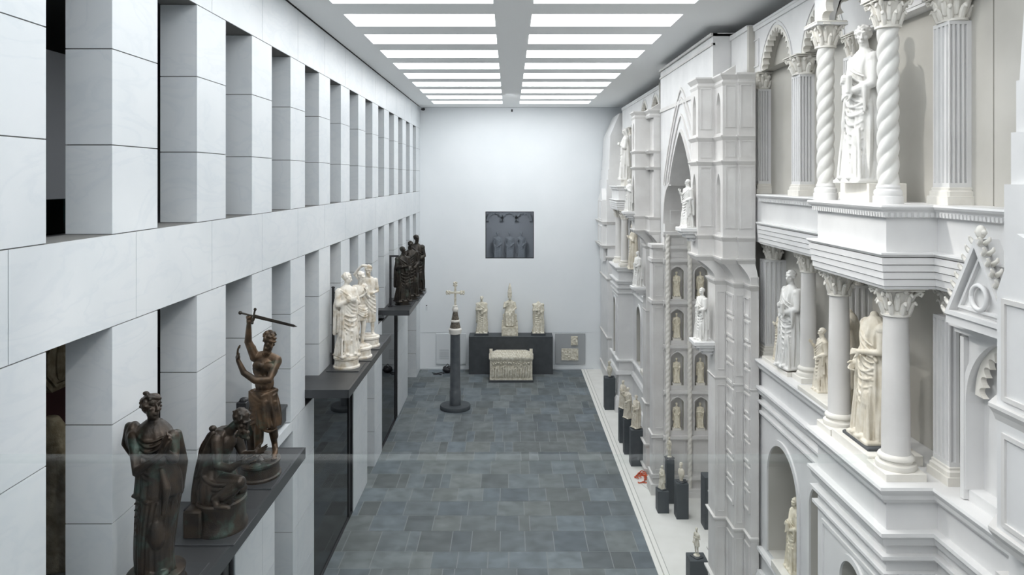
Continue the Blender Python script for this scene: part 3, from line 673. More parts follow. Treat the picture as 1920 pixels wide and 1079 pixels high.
# --- near corner tower
tw = thing('corner_tower', (4.6, 5.3, 0), 'large stepped white pinnacle tower at the right edge of the photo', 'tower')
m1 = MB()
def oct_(yf, x_, yb_, c=.3): return [(x_ + c, yf), (BX, yf), (BX, yb_), (x_ + c, yb_), (x_, yb_ + c), (x_, yf - c)]
def tier(x_, ye, za, zb_, x2=None, y2=None):
    x2 = x2 or x_; y2 = y2 or ye
    m1.add([(x_, 3.9, za), (x_, ye, za), (BX, ye, za), (BX, 3.9, za), (x2, 3.9, zb_), (x2, y2, zb_), (BX, y2, zb_), (BX, 3.9, zb_)], [(3, 2, 1, 0), (4, 5, 6, 7), (0, 1, 5, 4), (1, 2, 6, 5), (2, 3, 7, 6), (3, 0, 4, 7)])
tier(4.34, 6.42, 0, r(-2.95)); tier(4.3, 6.42, r(-2.95), r(-.05)); tier(4.36, 6.42, r(-.05), r(.4)); tier(4.405, 6.42, r(.4), r(.85)); tier(4.42, 6.4, r(.85), r(1.9), 4.46, 6.36); tier(4.46, 6.36, r(1.9), r(2.9), 4.9, 6.2)
m1.build('tower_body', M['resin2'], tw)
m1 = MB(); pp = [(4.1, 4.6), (4.1, 6.0), (4.3, 6.2)]
m1.poly([(4.12, 4.7, r(-1.95)), (4.12, 6.24, r(-1.95)), (4.12, 6.24, r(-.95)), (4.12, 6.0, r(-.45)), (4.12, 4.7, r(-.9))], (.2, 0, 0)); m1.box(4.12, 4.3, 4.7, 6.24, r(-2.95), r(-1.9)); m1.poly([(4.2, 4.7, r(-3.7)), (4.2, 6.0, r(-3.7)), (4.2, 6.1, r(-2.95)), (4.2, 4.7, r(-2.95))], (.12, 0, 0))
m1.build('gabled_panel', M['resin2'], tw)
m1 = MB(); T_ = [(4.12, 3.95), (4.12, 6.26), (4.3, 6.44), (4.8, 6.44)]
for z in (-1.9, -2.95): m1.cut().sweep(T_, [(-.15, r(z)), (.05, r(z)), (.05, r(z - .03)), (.02, r(z - .08)), (.0, r(z - .14)), (-.15, r(z - .14))])
m1.cut(); frame_x(m1, 4.12, 4.85, 6.16, r(-2.9), r(-2.12), .04); m1.cut(); frame_x(m1, 4.12, 4.85, 6.16, r(-1.85), r(-1.0), .04)
T2 = [(4.33, 3.95), (4.33, 6.43), (4.9, 6.43)]
for z in (-3.45, -4.4, -7.0, -8.5): m1.cut().sweep(T2, [(-.1, r(z)), (.06, r(z)), (.06, r(z - .05)), (.02, r(z - .12)), (-.1, r(z - .14))])
build_each(m1, 'tower_moulding', M['resin'], tw)
keep(tw, 'stepped white corner tower standing against the back wall')

# --- buttress
bt = thing('stepped_buttress', (4.5, 15.1, 0), 'tall stepped buttress with niches and lancets right of the central arch', 'buttress')
m1 = MB()
BK = [(BX, 16.3), (BX, 15.12), (4.8, 15.12), (4.8, 14.19)]
Bl = [(4.78, 14.16), (4.78, 14.19), (4.64, 14.19), (4.64, 14.57), (4.44, 14.57), (4.44, 15.07), (4.2, 15.07), (4.2, 15.6), (4.44, 15.6), (4.44, 16.3), (4.8, 16.3)]
BKu = [(BX, 16.3), (BX, 15.12), (4.8, 15.12), (4.8, 14.39)]
Bu = [(4.78, 14.37), (4.78, 14.38), (4.47, 14.38), (4.47, 14.47), (4.18, 14.47), (4.18, 15.07), (3.85, 15.07), (3.85, 15.68), (4.18, 15.68), (4.18, 16.3), (4.78, 16.3)]
def inset(P, d=.02): return [(x + d, y) for x, y in P]
m1.prism(Bl[:-1] + BK, 0, r(-1.9)); m1.build('lower_shaft', M['grey'], bt)
m1 = MB(); body = [(x + (.12 if abs(x - 3.85) < .01 else .1 if abs(x - 4.18) < .01 and y < 15.2 else 0), y + (0)) for x, y in Bu]
m1.prism(Bu + BKu, r(-1.68), r(-1.2))
m1.prism([(4.78, 14.37), (4.78, 14.38), (4.47, 14.38), (4.47, 14.47), (4.30, 14.47), (4.30, 15.07), (3.97, 15.07), (3.97, 15.68), (4.3, 15.68), (4.3, 16.3)] + BKu, r(-1.2), r(1.9))
for (x_, a, b) in ((3.85, 15.07, 15.68), (4.18, 14.47, 15.07)):
    for z0, z1 in ((-1.2, .28), (.28, 1.9)):
        if z0 == .28: z0 = .3
        yc = (a + b) / 2; hd3 = pointed_head(yc, .14, r(z1 - .42), .24)
        lo = r(z0 + .12) if z0 < 0 else r(z0 + .6)
        wall_open(m1, x_, a, b, r(z0), r(z1), [(yc - .14, yc + .14, lo, hd3, .11, 0)])
        m1.add([(x_, a, r(z0)), (x_, a, r(z1)), (x_ + .12, a, r(z1)), (x_ + .12, a, r(z0))], [(0, 1, 2, 3)]); m1.add([(x_, b, r(z0)), (x_ + .12, b, r(z0)), (x_ + .12, b, r(z1)), (x_, b, r(z1))], [(0, 1, 2, 3)])
m1.prism(Bu + BKu, r(1.9), r(2.0)); m1.build('upper_shaft', M['grey'], bt)
m1 = MB()   # corbelled transition
NZ = 8; vs = []; n_ = len(Bu)
for i in range(NZ + 1):
    f_ = i / NZ; f2 = 1 - (1 - f_) ** 1.6
    for a, b in zip(Bu, Bl): vs.append((a[0] + (b[0] - a[0]) * f2, a[1] + (b[1] - a[1]) * f2, r(-1.66 - .36 * f_)))
m1.add(vs, [(i * n_ + k, i * n_ + k + 1, (i + 1) * n_ + k + 1, (i + 1) * n_ + k) for i in range(NZ) for k in range(n_ - 1)])
m1.build('corbel', M['grey'], bt)
m1 = MB()
def mould(P, z, o=.05, h=.12):
    P = P[1:]; m1.cut().sweep(P, [(-.15, r(z)), (o, r(z)), (o, r(z - h * .25)), (o * .4, r(z - h * .7)), (0, r(z - h)), (-.15, r(z - h))])
for z, o, h in ((2.06, .06, .12), (1.9, .02, .08), (.85, .05, .1), (.36, .05, .1), (-1.14, .04, .1), (-1.56, .05, .12)): mould(Bu, z, o, h)
for z, o, h in ((-2.05, .05, .12), (-4.05, .02, .06), (-6.9, .05, .1), (-8.15, .07, .14), (-8.9, .07, .2)): mould(Bl, z, o, h)
build_each(m1, 'buttress_moulding', M['resin'], bt)
m1 = MB()
for z0, z1 in ((-.98, .24), (1.0, 1.84), (.42, .74)):
    for x0_, x1_, yy_ in ((3.9, 4.13, 15.07), (4.23, 4.43, 14.47), (4.5, 4.74, 14.38)): m1.cut(); frame_y(m1, yy_, x0_, x1_, r(z0), r(z1), .02, .012)
for x0_, x1_, yy_ in ((4.24, 4.4, 15.07), (4.47, 4.61, 14.57)):
    m1.cut(); frame_y(m1, yy_, x0_, x1_, r(-6.8), r(-4.2), .02, .012); m1.cut(); frame_y(m1, yy_, x0_, x1_, r(-8.1), r(-7.1), .02, .012); frame_y(m1, yy_, x0_, x1_, r(-3.9), r(-2.3), .02, .012)
z = -2.3
for i in range(10):
    for (x_, a, b) in ((4.44, 14.6, 15.04), (4.64, 14.22, 14.54)):
        if r(z) - .42 > r(-6.85): m1.cut(); frame_x(m1, x_, a, b, r(z - .4), r(z), .04, .03); 
    z -= .47
for (x_, a, b) in ((4.2, 15.12, 15.55),):
    yc = (a + b) / 2
for (x_, a, b) in ((4.44, 14.6, 15.04), (4.64, 14.22, 14.54)): frame_x(m1, x_, a, b, r(-8.1), r(-7.1), .04, .03)
build_each(m1, 'coffer', M['grey'], bt)
m1 = MB(); m1.poly([(4.18, 15.07, r(2.03)), (4.62, 15.07, r(2.03)), (4.62, 15.07, r(2.32))], (0, .6, 0)); m1.build('gable_cap', M['resin'], bt)
m1 = MB()
for (x_, yc, z) in ((3.85, 15.38, -1.02), (4.12, 15.33, -3.35)):
    m1.cut()
    for i, (o, h) in enumerate(((.34, .07), (.3, .05), (.22, .08), (.13, .08))):
        zz = z - sum(q[1] for q in ((.34, .07), (.3, .05), (.22, .08), (.13, .08))[:i + 1]); m1.bbox(x_ - o, x_ + .12, yc - o * .7, yc + o * .7, r(zz), r(zz + h) + .004, .01)
build_each(m1, 'statue_bracket', M['resin2'], bt)
fb = mirror(bt, 'stepped buttress left of the central arch beside the far bay', about=38.3)

# --- central portal
CYP = 19.3
pt = thing('central_portal', (4.5, CYP, 0), 'huge central portal with pointed arch and deep panelled jamb', 'portal')
def head_c(y):
    t_ = abs(y - CYP)
    if t_ <= 1.3: return r(-.2) + 1.42 * max(1 - (t_ / 1.3) ** 1.25, 0) ** .85
    return r(-1.3) + 1.1 * sqrt(max(1 - ((t_ - 1.3) / (.75 if y > CYP else 1.4)) ** 2, 0))
m1 = MB(); x = 4.5
def col_y(a, b, n=60): return [a + (b - a) * i / n for i in range(n + 1)]
a, b = CYP - 2.7, CYP + 2.05
wall_open(m1, x, 16.32, 21.98, 0, r(3.2), [(a, b, 0, head_c, 1.75, 1)], N=120); m1.box(x, BX, 16.32, 21.98, r(3.15), r(3.22)); m1.add([(x, 16.32, 0), (BX, 16.32, 0), (BX, 16.32, r(3.2)), (x, 16.32, r(3.2))], [(0, 1, 2, 3)])
m1.build('stone_face', [M['resin2'], M['grey']], pt)
m1 = MB()
def ap(s, dz):
    out = []
    for i in range(61):
        t_ = -cos(pi * i / 60); hw_ = 1.3 + s
        out.append((CYP + t_ * hw_, r(-.2) + (1.42 + dz) * max(1 - abs(t_) ** 1.25, 0) ** .85))
    return out
for s_, dz in ((.0, .0), (.32, .42), (.62, .85), (.82, 1.1)):
    arch_band(m1, ap(s_, dz), .07, lambda u, z, o: (x - o, u, z), .035 if s_ else .05)
for sg in (-1, 1):
    q = [(CYP + sg * (1.3 + (.75 if sg > 0 else 1.4) * sin(pi / 2 * i / 16)), r(-1.3) + 1.1 * cos(pi / 2 * i / 16)) for i in range(17)]
    if sg > 0: q = q
    arch_band(m1, q if sg > 0 else q[::-1], .08, lambda u, z, o: (x - o, u, z), .05)
m1.box(x - .03, x + .05, 16.32, 21.98, r(1.95), r(2.05)); m1.box(x - .03, x + .05, 16.32, 21.98, r(2.95), r(3.0)); m1.box(x - .05, x + .1, 16.32, 21.98, r(3.16), r(3.22))
m1.build('arch_moulding', M['resin'], pt)
JY = CYP + 2.05                                           # far jamb, facing the viewer
m1 = MB(); 
cols = [(4.62, 4.99), (5.30, 5.67), (5.98, 6.2)]; rows = [(-3.45, -2.52), (-4.64, -3.74), (-5.93, -4.97), (-7.22, -6.26)]
# jamb face with arched niches (plane at JY, looking towards -Y): built in a turned frame
def wall_open_y(mb, y, x0, x1, z0, z1, ops, N=16, mi=0, sgn=1):
    tmp = MB(); wall_open(tmp, 0, x0, x1, z0, z1, ops, N, mi)
    mb.add([(p[1], y + sgn * p[0], p[2]) for p in tmp.v], tmp.f, 0)
    for k in range(len(tmp.m)): mb.m[len(mb.m) - len(tmp.m) + k] = tmp.m[k]
zc = [r(-2.0)] + [(r(rows[i][0]) + r(rows[i + 1][1])) / 2 for i in range(3)] + [r(-7.34)]
for i, (zb, zt_) in enumerate(rows):
    ops = []
    for (c0, c1_) in cols[:2]:
        xc = (c0 + c1_) / 2; ops.append((xc - .185, xc + .185, r(zb), pointed_head(xc, .185, r(zt_ - .14), .14), .24, 1))
    wall_open_y(m1, JY - .2, 4.5, 6.25, zc[i + 1], zc[i], ops)
    pass
m1.box(4.5, 6.25, JY - .2, JY, 0, r(-7.34)); m1.box(4.5, 6.25, JY - .2, JY, r(-2.0), r(-1.6)); m1.box(4.44, 4.5, JY - .2, JY + .1, 0, r(-1.6))
m1.build('niche_jamb', [M['grey'], M['warm']], pt)
m1 = MB(); jy = JY - .2
for z, o, h in ((-1.52, .1, .1), (-1.93, .06, .08), (-2.3, .08, .09), (-3.5, .08, .09), (-4.76, .08, .09), (-6.06, .08, .09), (-7.36, .08, .09), (-8.5, .1, .1), (-8.85, .14, .12)):
    m1.box(4.4, 6.25, jy - o, jy + .02, r(z - h), r(z)); m1.box(4.4, 6.25, jy - o * .5, jy + .02, r(z - h - .05), r(z - h))
for i, (zb, zt_) in enumerate(rows):
    for (c0, c1_) in cols[:2]:
        xc = (c0 + c1_) / 2
        arch_band(m1, [(xc - .185, r(zb))] + arch_pts(xc, .185, r(zt_ - .14), .14, 16) + [(xc + .185, r(zb))], .035, lambda u, z, o: (u, jy - o, z), .025)
for c0, c1_ in cols[:2]: frame_y(m1, jy, c0 - .04, c1_ + .04, r(-8.4), r(-7.5), .03, .02); frame_y(m1, jy, c0 - .02, c1_ + .02, r(-1.88), r(-1.66), .02, .015); frame_y(m1, jy, c0 - .02, c1_ + .02, r(-2.25), r(-2.05), .02, .015); frame_y(m1, jy, c0 - .02, c1_ + .02, r(-1.3), r(-.9), .02, .015)
m1.box(4.2, 6.25, jy - .17, jy + .02, 0, .16); m1.build('string_course', M['grey'], pt)
for k, xc in enumerate((4.52, 5.15, 5.85)):
    m1 = MB(); m1.lathe([(.06, .02 + (r(-1.6) - .02) * i / 420) for i in range(421)], (xc, jy - .06, 0), 14, fn=lambda a_, z: .85 + .3 * abs(sin((2 * a_ - 2 * pi * z / .16) / 2)))
    m1.build('twisted_colonnette', M['ivory'], pt, True)
m1 = MB(); m1.box(4.13, 4.5, JY - .1, JY + .4, .3, r(-1.95)); m1.box(4.06, 4.5, JY - .18, JY + .46, 0, .32)
for z in (-1.9, -2.3, -3.5, -7.36, -8.5): m1.box(4.08, 4.5, JY - .15, JY + .45, r(z - .1), r(z))
frame_y(m1, JY - .1, 4.18, 4.42, r(-8.4), r(-7.5), .03, .015); frame_y(m1, JY - .1, 4.18, 4.42, r(-7.2), r(-3.7), .03, .015); frame_y(m1, JY - .1, 4.18, 4.42, r(-3.4), r(-2.5), .03, .015)
m1.build('corner_pier', M['grey'], pt)
m1 = MB()   # panels lining the vault
for i in range(5):
    for j, q in enumerate((5.0, 5.6)): pass
for zz in (-.9, -.2, .4, .9): m1.box(6.18, 6.24, 17.4, 21.2, r(zz), r(zz) + .05)
m1.build('vault_rib', M['grey'], pt)

# parapet wall top pieces, filler between portal and bays
fl = thing('attic_panel', (4.9, 15.5, r(2)), 'plain white attic wall above the buttress right of the arch', 'facade wall')
m1 = MB(); m1.box(4.9, BX, 15.1, 16.3, r(2.02), r(3.12)); m1.box(4.86, BX, 15.1, 16.3, r(3.04), r(3.14)); m1.build('attic_face', M['resin2'], fl)
mirror(fl, 'plain white attic wall above the buttress left of the arch', about=38.3)
for o, lab in bodies:
    mirror(o, lab, about=YC)
#PART3
# ================================================================== FIGURES
def remesh(mb, voxel, smooth=2, fac=.5):
    me = bpy.data.meshes.new('tmp'); me.from_pydata(mb.v, [], mb.f)
    bm = bmesh.new(); bm.from_mesh(me); bmesh.ops.recalc_face_normals(bm, faces=bm.faces); bm.to_mesh(me); bm.free()
    o = bpy.data.objects.new('tmp', me); COL.objects.link(o)
    a = o.modifiers.new('r', 'REMESH'); a.mode = 'VOXEL'; a.voxel_size = voxel
    b = o.modifiers.new('s', 'SMOOTH'); b.factor = fac; b.iterations = smooth
    dg = bpy.context.evaluated_depsgraph_get(); dg.update()
    out = bpy.data.meshes.new_from_object(o.evaluated_get(dg)); bpy.data.objects.remove(o); bpy.data.meshes.remove(me)
    out.polygons.foreach_set('use_smooth', [True] * len(out.polygons)); return out
def V(*a): return Vector(a)
def rings_body(m, rings, n=72, folds=(), top_round=True, steps=5):
    """closed draped volume; rings = (z, cx, cy, rx, ry, amp); folds = (count, phase, twist, weight)"""
    out = []
    for i in range(len(rings) - 1):
        p0 = rings[max(i - 1, 0)]; p1 = rings[i]; p2 = rings[i + 1]; p3 = rings[min(i + 2, len(rings) - 1)]
        for k in range(steps):
            t = k / steps; out.append([.5 * ((2 * b) + (-a + c) * t + (2 * a - 5 * b + 4 * c - d) * t * t + (-a + 3 * b - 3 * c + d) * t ** 3) for a, b, c, d in zip(p0, p1, p2, p3)])
    out.append(list(rings[-1])); vs = []; fs = []
    for (z, cx, cy, rx, ry, am) in out:
        for i in range(n):
            th = 2 * pi * i / n; f = 0
            for (c, ph, tw, wt) in folds: f += wt * (abs(sin((c * th + ph + tw * z + .5 * sin(3 * z + ph)) / 2)) ** .75 - .6)
            q = am * f; vs.append((cx + (rx + q) * cos(th), cy + (ry + q) * sin(th), z))
    for k in range(len(out) - 1):
        for i in range(n): fs.append((k * n + i, k * n + (i + 1) % n, (k + 1) * n + (i + 1) % n, (k + 1) * n + i))
    fs.append(tuple(range(n))[::-1]); fs.append(tuple(range((len(out) - 1) * n, len(out) * n)))
    m.add(vs, fs)
def do_head(m, c, s=1.0, yaw=0, pitch=0, roll=0, hair='curly', beard=False, seed=0, look=None):
    R = (Matrix.Rotation(yaw, 3, 'Z') @ Matrix.Rotation(pitch, 3, 'X') @ Matrix.Rotation(roll, 3, 'Y')); c = Vector(c); rnd = random.Random(seed)
    def P(x, y, z): return c + R @ Vector((x, y, z)) * s
    m.ell(P(0, .012, .025), (.078 * s, .094 * s, .088 * s), 18, R); m.ell(P(0, -.03, -.04), (.058 * s, .06 * s, .078 * s), 16, R)
    m.ell(P(0, -.052, -.098), (.028 * s, .026 * s, .022 * s), 10, R)                      # chin
    m.tube([P(0, -.088, .022), P(0, -.108, -.022), P(0, -.118, -.034)], [.010 * s, .013 * s, .014 * s], 8)   # nose
    for sx in (-1, 1):
        m.ell(P(sx * .012, -.107, -.036), (.010 * s,) * 3, 8)
        m.tube([P(sx * .012, -.092, .034), P(sx * .032, -.092, .04), P(sx * .055, -.076, .03)], [.009 * s, .011 * s, .008 * s], 8)   # brow
        m.ell(P(sx * .03, -.082, .014), (.014 * s, .011 * s, .008 * s), 8, R)            # eye lid
        m.ell(P(sx * .042, -.065, -.022), (.023 * s, .02 * s, .02 * s), 8, R)            # cheek
        m.ell(P(sx * .079, .005, -.005), (.01 * s, .018 * s, .028 * s), 8, R)            # ear
    m.tube([P(-.022, -.088, -.064), P(0, -.098, -.062), P(.022, -.088, -.064)], [.006 * s, .009 * s, .006 * s], 8)
    m.tube([P(-.018, -.086, -.076), P(0, -.094, -.077), P(.018, -.086, -.076)], [.006 * s, .009 * s, .006 * s], 8)
    if hair == 'curly':
        for i in range(70):
            a = rnd.uniform(0, 2 * pi); z = rnd.uniform(-.25, 1); q = sqrt(1 - z * z * .98)
            x, y = q * cos(a), q * sin(a)
            if y < -.45 and z < .42: continue
            rr = rnd.uniform(.014, .022); m.ell(P(x * .083, .014 + y * .1, .03 + z * .092), (rr * s, rr * s, rr * .8 * s), 7)
    elif hair == 'short':
        m.ell(P(0, .02, .035), (.084 * s, .098 * s, .09 * s), 16, R)
        for i in range(34):
            a = rnd.uniform(0, 2 * pi); z = rnd.uniform(.0, 1); q = sqrt(1 - z * z * .98); x, y = q * cos(a), q * sin(a)
            if y < -.6 and z < .5: continue
            m.ell(P(x * .086, .018 + y * .1, .03 + z * .09), (.016 * s, .016 * s, .011 * s), 6)
    elif hair == 'veil':
        m.ell(P(0, .03, .01), (.1 * s, .1 * s, .12 * s), 16, R); m.tube([P(-.08, -.02, .07), P(0, -.05, .115), P(.08, -.02, .07)], .018 * s, 8)
        m.tube([P(-.09, 0, .05), P(-.1, .03, -.1), P(-.12, .05, -.2)], .03 * s, 8); m.tube([P(.09, 0, .05), P(.1, .03, -.1), P(.12, .05, -.2)], .03 * s, 8)
    elif hair == 'mitre':
        m.lathe([(.082 * s, .03 * s), (.095 * s, .1 * s), (.088 * s, .3 * s), (.06 * s, .5 * s), (.03 * s, .62 * s), (.02 * s, .66 * s)], tuple(c), 18)
        for zz in (.06, .22): m.lathe([(.1 * s, zz * s), (.104 * s, (zz + .02) * s), (.1 * s, (zz + .04) * s)], tuple(c), 18)
    if beard:
        for i in range(26):
            x = rnd.uniform(-.05, .05); z = rnd.uniform(-.17, -.06); m.ell(P(x, -.07 + abs(x) * .4 + rnd.uniform(-.012, .012), z), (.018 * s, .018 * s, .026 * s), 7)
def do_hand(m, wr, d, nrm, s=1.0, curl=.25, spread=.14, thumb=1):
    """palm from the wrist along d, palm facing nrm; five separate fingers"""
    wr = Vector(wr); d = Vector(d).normalized(); nrm = Vector(nrm); nrm = (nrm - d * nrm.dot(d)).normalized(); u = d.cross(nrm).normalized() * thumb
    m.tube([wr, wr + d * .03 * s], [.026 * s, .03 * s], 10)
    for k in (-1.2, -.4, .4, 1.2): m.tube([wr + d * .015 * s + u * k * .012 * s, wr + d * .088 * s + u * k * .02 * s], [.017 * s, .0145 * s], 8)
    for i, (k, L_) in enumerate(((1.35, .07), (.45, .08), (-.45, .075), (-1.35, .058))):
        b = wr + d * .09 * s + u * k * .02 * s; dd = (d + u * k * spread).normalized(); p = [b]; ang = curl * (1 + .25 * i)
        for j, f_ in enumerate((.45, .32, .23)):
            a = ang * (j + .6); dr = dd * cos(a) + nrm * sin(a); p.append(p[-1] + dr * L_ * s * f_ * 1.15)
        m.tube(p, [.0125 * s, .0115 * s, .0105 * s, .009 * s], 8)
    b = wr + d * .03 * s + u * .026 * s; p = [b, b + (u * .8 + d * .5 + nrm * .3) * .035 * s, b + (u * 1.1 + d * 1.25 + nrm * .5) * .045 * s]
    m.tube(p, [.018 * s, .0145 * s, .011 * s], 8)
def swag(m, a, b, drop, rad, k=9, out=(0, -1, 0)):
    a, b, o = Vector(a), Vector(b), Vector(out); pts = []
    for i in range(k):
        t = i / (k - 1); pts.append(a.lerp(b, t) + V(0, 0, -drop * 4 * t * (1 - t)) + o * (.06 * sin(pi * t)))
    m.tube(pts, [rad * (.5 + .6 * sin(pi * min(max(i / (k - 1), .1), .9))) for i in range(k)], 8)
def robed(seed=1, head='short', beard=False, yaw=0., roll=0., pose='book', voxel=.012, wide=1.0, plain=False, hem=.03, knee=1, smooth=2):
    """standing draped figure 1.8 high facing -Y"""
    rnd = random.Random(seed); m = MB(); W = wide; ph = rnd.uniform(0, 6); sw = .03 * knee
    fl = ((14, ph, 2.2 * knee, .6), (9, ph + 2, -3.0, .6), (23, ph, 1.0, .25))
    rings_body(m, [(hem, 0, 0, .25 * W, .19, .07), (.12, 0, 0, .245 * W, .185, .085), (.5, sw, 0, .215 * W, .165, .075), (.85, sw, 0, .2 * W, .15, .045), (1.0, sw * .6, 0, .185 * W, .135, .04), (1.12, 0, 0, .175 * W, .128, .042),
                   (1.3, -sw * .3, 0, .2 * W, .14, .036), (1.42, -sw * .3, .01, .2 * W, .12, .015), (1.49, 0, .01, .13, .09, .01), (1.53, 0, .01, .07, .065, 0)], folds=fl)
    m.ell((sw + .07 * knee, -.13, .5), (.075, .07, .16), 12); m.tube([(sw + .07 * knee, -.12, .52), (.08 * knee, -.13, .12)], [.07, .045], 10)
    for sx in (-1, 1): m.ell((sx * .09, -.19, hem + .03), (.045, .09, .035), 10); m.ell((sx * .2 * W, .0, 1.4), (.075, .08, .08), 12)
    if head is not None:
        m.tube([(0, .01, 1.48), (.005, -.005, 1.6)], [.06, .052], 12); do_head(m, (0, -.012, 1.685), 1, yaw, .12, roll, head, beard, seed)
    else: m.tube([(0, .01, 1.48), (0, .0, 1.54)], [.06, .055], 12)
    if not plain:
        sd = 1 if seed % 2 else -1
        for i in range(7): swag(m, (-sd * .17, -.075, 1.45 - i * .05), (sd * .19, -.12, 1.2 - i * .07), .03 + .018 * i, .019)
        for i in range(7): swag(m, (-sd * .19, -.1, 1.0 - i * .085), (sd * .18, -.13, .9 - i * .1), .08 + .01 * i, .017)
        for i in range(7): x = -.17 + .055 * i; m.tube([(x, -.16, .62 - .03 * (i % 3)), (x * 1.15, -.17, .35), (x * 1.3 + .01, -.185, .06)], [.012, .02, .026], 8)
        swag(m, (-sd * .2, -.03, 1.46), (sd * .21, -.08, 1.02), .02, .032)
        for i in range(3): x = -sd * (.16 + .03 * i); m.tube([(x, -.13 + .05 * i, 1.0), (x * 1.02, -.15 + .05 * i, .7), (x * 1.1, -.14 + .05 * i, .38 + .08 * i)], [.02, .03, .024], 8)
        m.tube([(-sd * .19, 0, 1.44), (-sd * .23, .05, 1.1), (-sd * .24, .08, .5)], [.05, .06, .05], 10)
        m.tube([(sd * .19, .04, 1.44), (sd * .23, .09, 1.0), (sd * .22, .1, .4)], [.05, .06, .05], 10)
    # arms with wide sleeves
    def arm(sh, el, wr, sl=True, cu=.5):
        m.tube([sh, el], [.068, .058 if sl else .046], 12); m.tube([el, Vector(el).lerp(Vector(wr), .85)], [.058 if sl else .044, .05 if sl else .03], 12)
        m.tube([Vector(el).lerp(Vector(wr), .8), wr], [.034, .026], 10); d = Vector(wr) - Vector(el); do_hand(m, wr, d, (0, 1, -.2) if abs(d.x) > .1 else (1 if wr[0] < 0 else -1, 0, 0), 1.05, cu)
        if sl: e = Vector(el).lerp(Vector(wr), .4); m.tube([e, e + V(0, .02, -.2)], [.06, .03], 10); m.tube([e + V(.03, -.02, 0), e + V(.03, -.02, -.28)], [.03, .018], 8)
    if pose == 'book':
        arm((-.2, 0, 1.4), (-.25, -.04, 1.12), (-.08, -.2, 1.16)); arm((.2, 0, 1.4), (.25, -.05, 1.12), (.1, -.19, 1.04)); m.bbox(-.03, .11, -.26, -.2, 1.02, 1.22, .01)
    elif pose == 'bless':
        arm((-.2, 0, 1.4), (-.27, -.05, 1.12), (-.2, -.22, 1.32), cu=.15); arm((.2, 0, 1.4), (.26, 0, 1.1), (.14, -.18, 1.02))
    elif pose == 'gather':
        arm((-.2, 0, 1.4), (-.28, .0, 1.1), (-.19, -.16, .92), sl=False); arm((.2, 0, 1.4), (.26, -.05, 1.13), (.06, -.2, 1.1), sl=False)
    elif pose == 'clasp':
        arm((-.2, 0, 1.4), (-.24, -.06, 1.13), (-.02, -.2, 1.22)); arm((.2, 0, 1.4), (.24, -.06, 1.13), (.03, -.2, 1.24))
    elif pose == 'none':
        m.tube([(-.2, 0, 1.4), (-.24, -.02, 1.15)], [.068, .05], 12); m.tube([(.2, 0, 1.4), (.25, -.03, 1.13), (.1, -.17, 1.08)], [.068, .05, .035], 12)
    m.bbox(-.26 * W, .26 * W, -.24, .2, 0, hem + .02, .02)
    return remesh(m, voxel, smooth)
ROT = {'-X': -pi / 2, '+X': pi / 2, '-Y': 0}
def put(name, me, mt, loc, s, face, label, cat='statue', base=None, base_mat=None, group=None, part='figure', yaw=0):
    """base = (width, depth, height, kind)"""
    bh = base[2] if base else 0
    t = thing(name, loc, label, cat, group); t.rotation_euler = (0, 0, ROT[face] + yaw)
    me2 = me.copy(); me2.materials.clear(); me2.materials.append(mt)
    o = bpy.data.objects.new(part, me2); COL.objects.link(o); o.parent = t; o.location = (0, 0, bh); o.scale = (s / 1.8,) * 3
    if base:
        m = MB(); b0, b1, h, kd = base
        if kd == 'box': m.bbox(-b0 / 2, b0 / 2, -b1 / 2, b1 / 2, 0, h, .012)
        else: m.lathe([(b0 / 2, 0), (b0 / 2, h * .12), (b0 / 2 * .9, h * .22), (b0 / 2 * .88, h * .7), (b0 / 2 * .97, h * .8), (b0 / 2 * .97, h * .96), (b0 / 2 * .92, h)], (0, 0, 0), 32)
        q = m.build('base', base_mat, None, 'auto'); q.parent = t
    return t
ME = {}
ME['a'] = robed(1, 'curly', False, .9, 0, 'book', .0085)
ME['b'] = robed(2, 'short', True, -.3, 0, 'bless', .014, knee=-1)
ME['c'] = robed(5, None, False, 0, 0, 'gather', .0085, 1.05)
ME['d'] = robed(4, 'veil', False, .2, 0, 'clasp', .014)
ME['e'] = robed(7, 'short', False, .4, .1, 'book', .011, .95)
ME['f'] = robed(8, None, False, 0, 0, 'none', .014, 1.05, knee=-1)
# --- statues of the facade
put('saint_statue', ME['a'], M['statuewhite'], (4.62, 9.62, r(-.06)), 2.05, '-X', 'tall white robed statue with curly hair between the two near twisted columns', yaw=.1)
pl = MB(); pl.bbox(4.50, 4.98, 9.25, 10.05, r(-.3), r(-.06), .008); tag(pl.build('statue_plinth', M['ivory'], origin=(4.7, 9.6, r(-.3))), 'low cream plinth block under the tall statue on the near parapet', 'plinth')
put('saint_statue', ME['d'], M['statuewhite'], (4.62, 29.4, r(-.06)), 2.05, '-X', 'small looking white robed statue standing on the far bay parapet')
pl = MB(); pl.bbox(4.50, 4.98, 29.0, 29.8, r(-.3), r(-.06), .008); tag(pl.build('statue_plinth', M['ivory'], origin=(4.7, 29.4, r(-.3))), 'low cream plinth block under the statue on the far parapet', 'plinth')
put('headless_statue', ME['c'], M['statue'], (4.62, 9.35, r(-3.33)), 1.82, '-X', 'headless cream draped statue gripping its robe beside the nearest smooth column', base=(.7, .5, .04, 'box'), base_mat=M['dark'])
put('headless_statue', ME['f'], M['statue'], (4.85, 10.55, r(-3.38)), 1.72, '-X', 'warm cream headless statue half hidden behind the second smooth column', yaw=-.5)
put('attendant_statue', ME['b'], M['statue'], (4.98, 11.75, r(-3.38)), 1.0, '-X', 'small cream figure peeking out left of the second smooth column')
put('saint_statue', ME['e'], M['statuewhite'], (5.0, 13.1, r(-3.35)), 1.72, '-X', 'complete white robed statue beside the slim column, far left of the near loggia', yaw=.2)
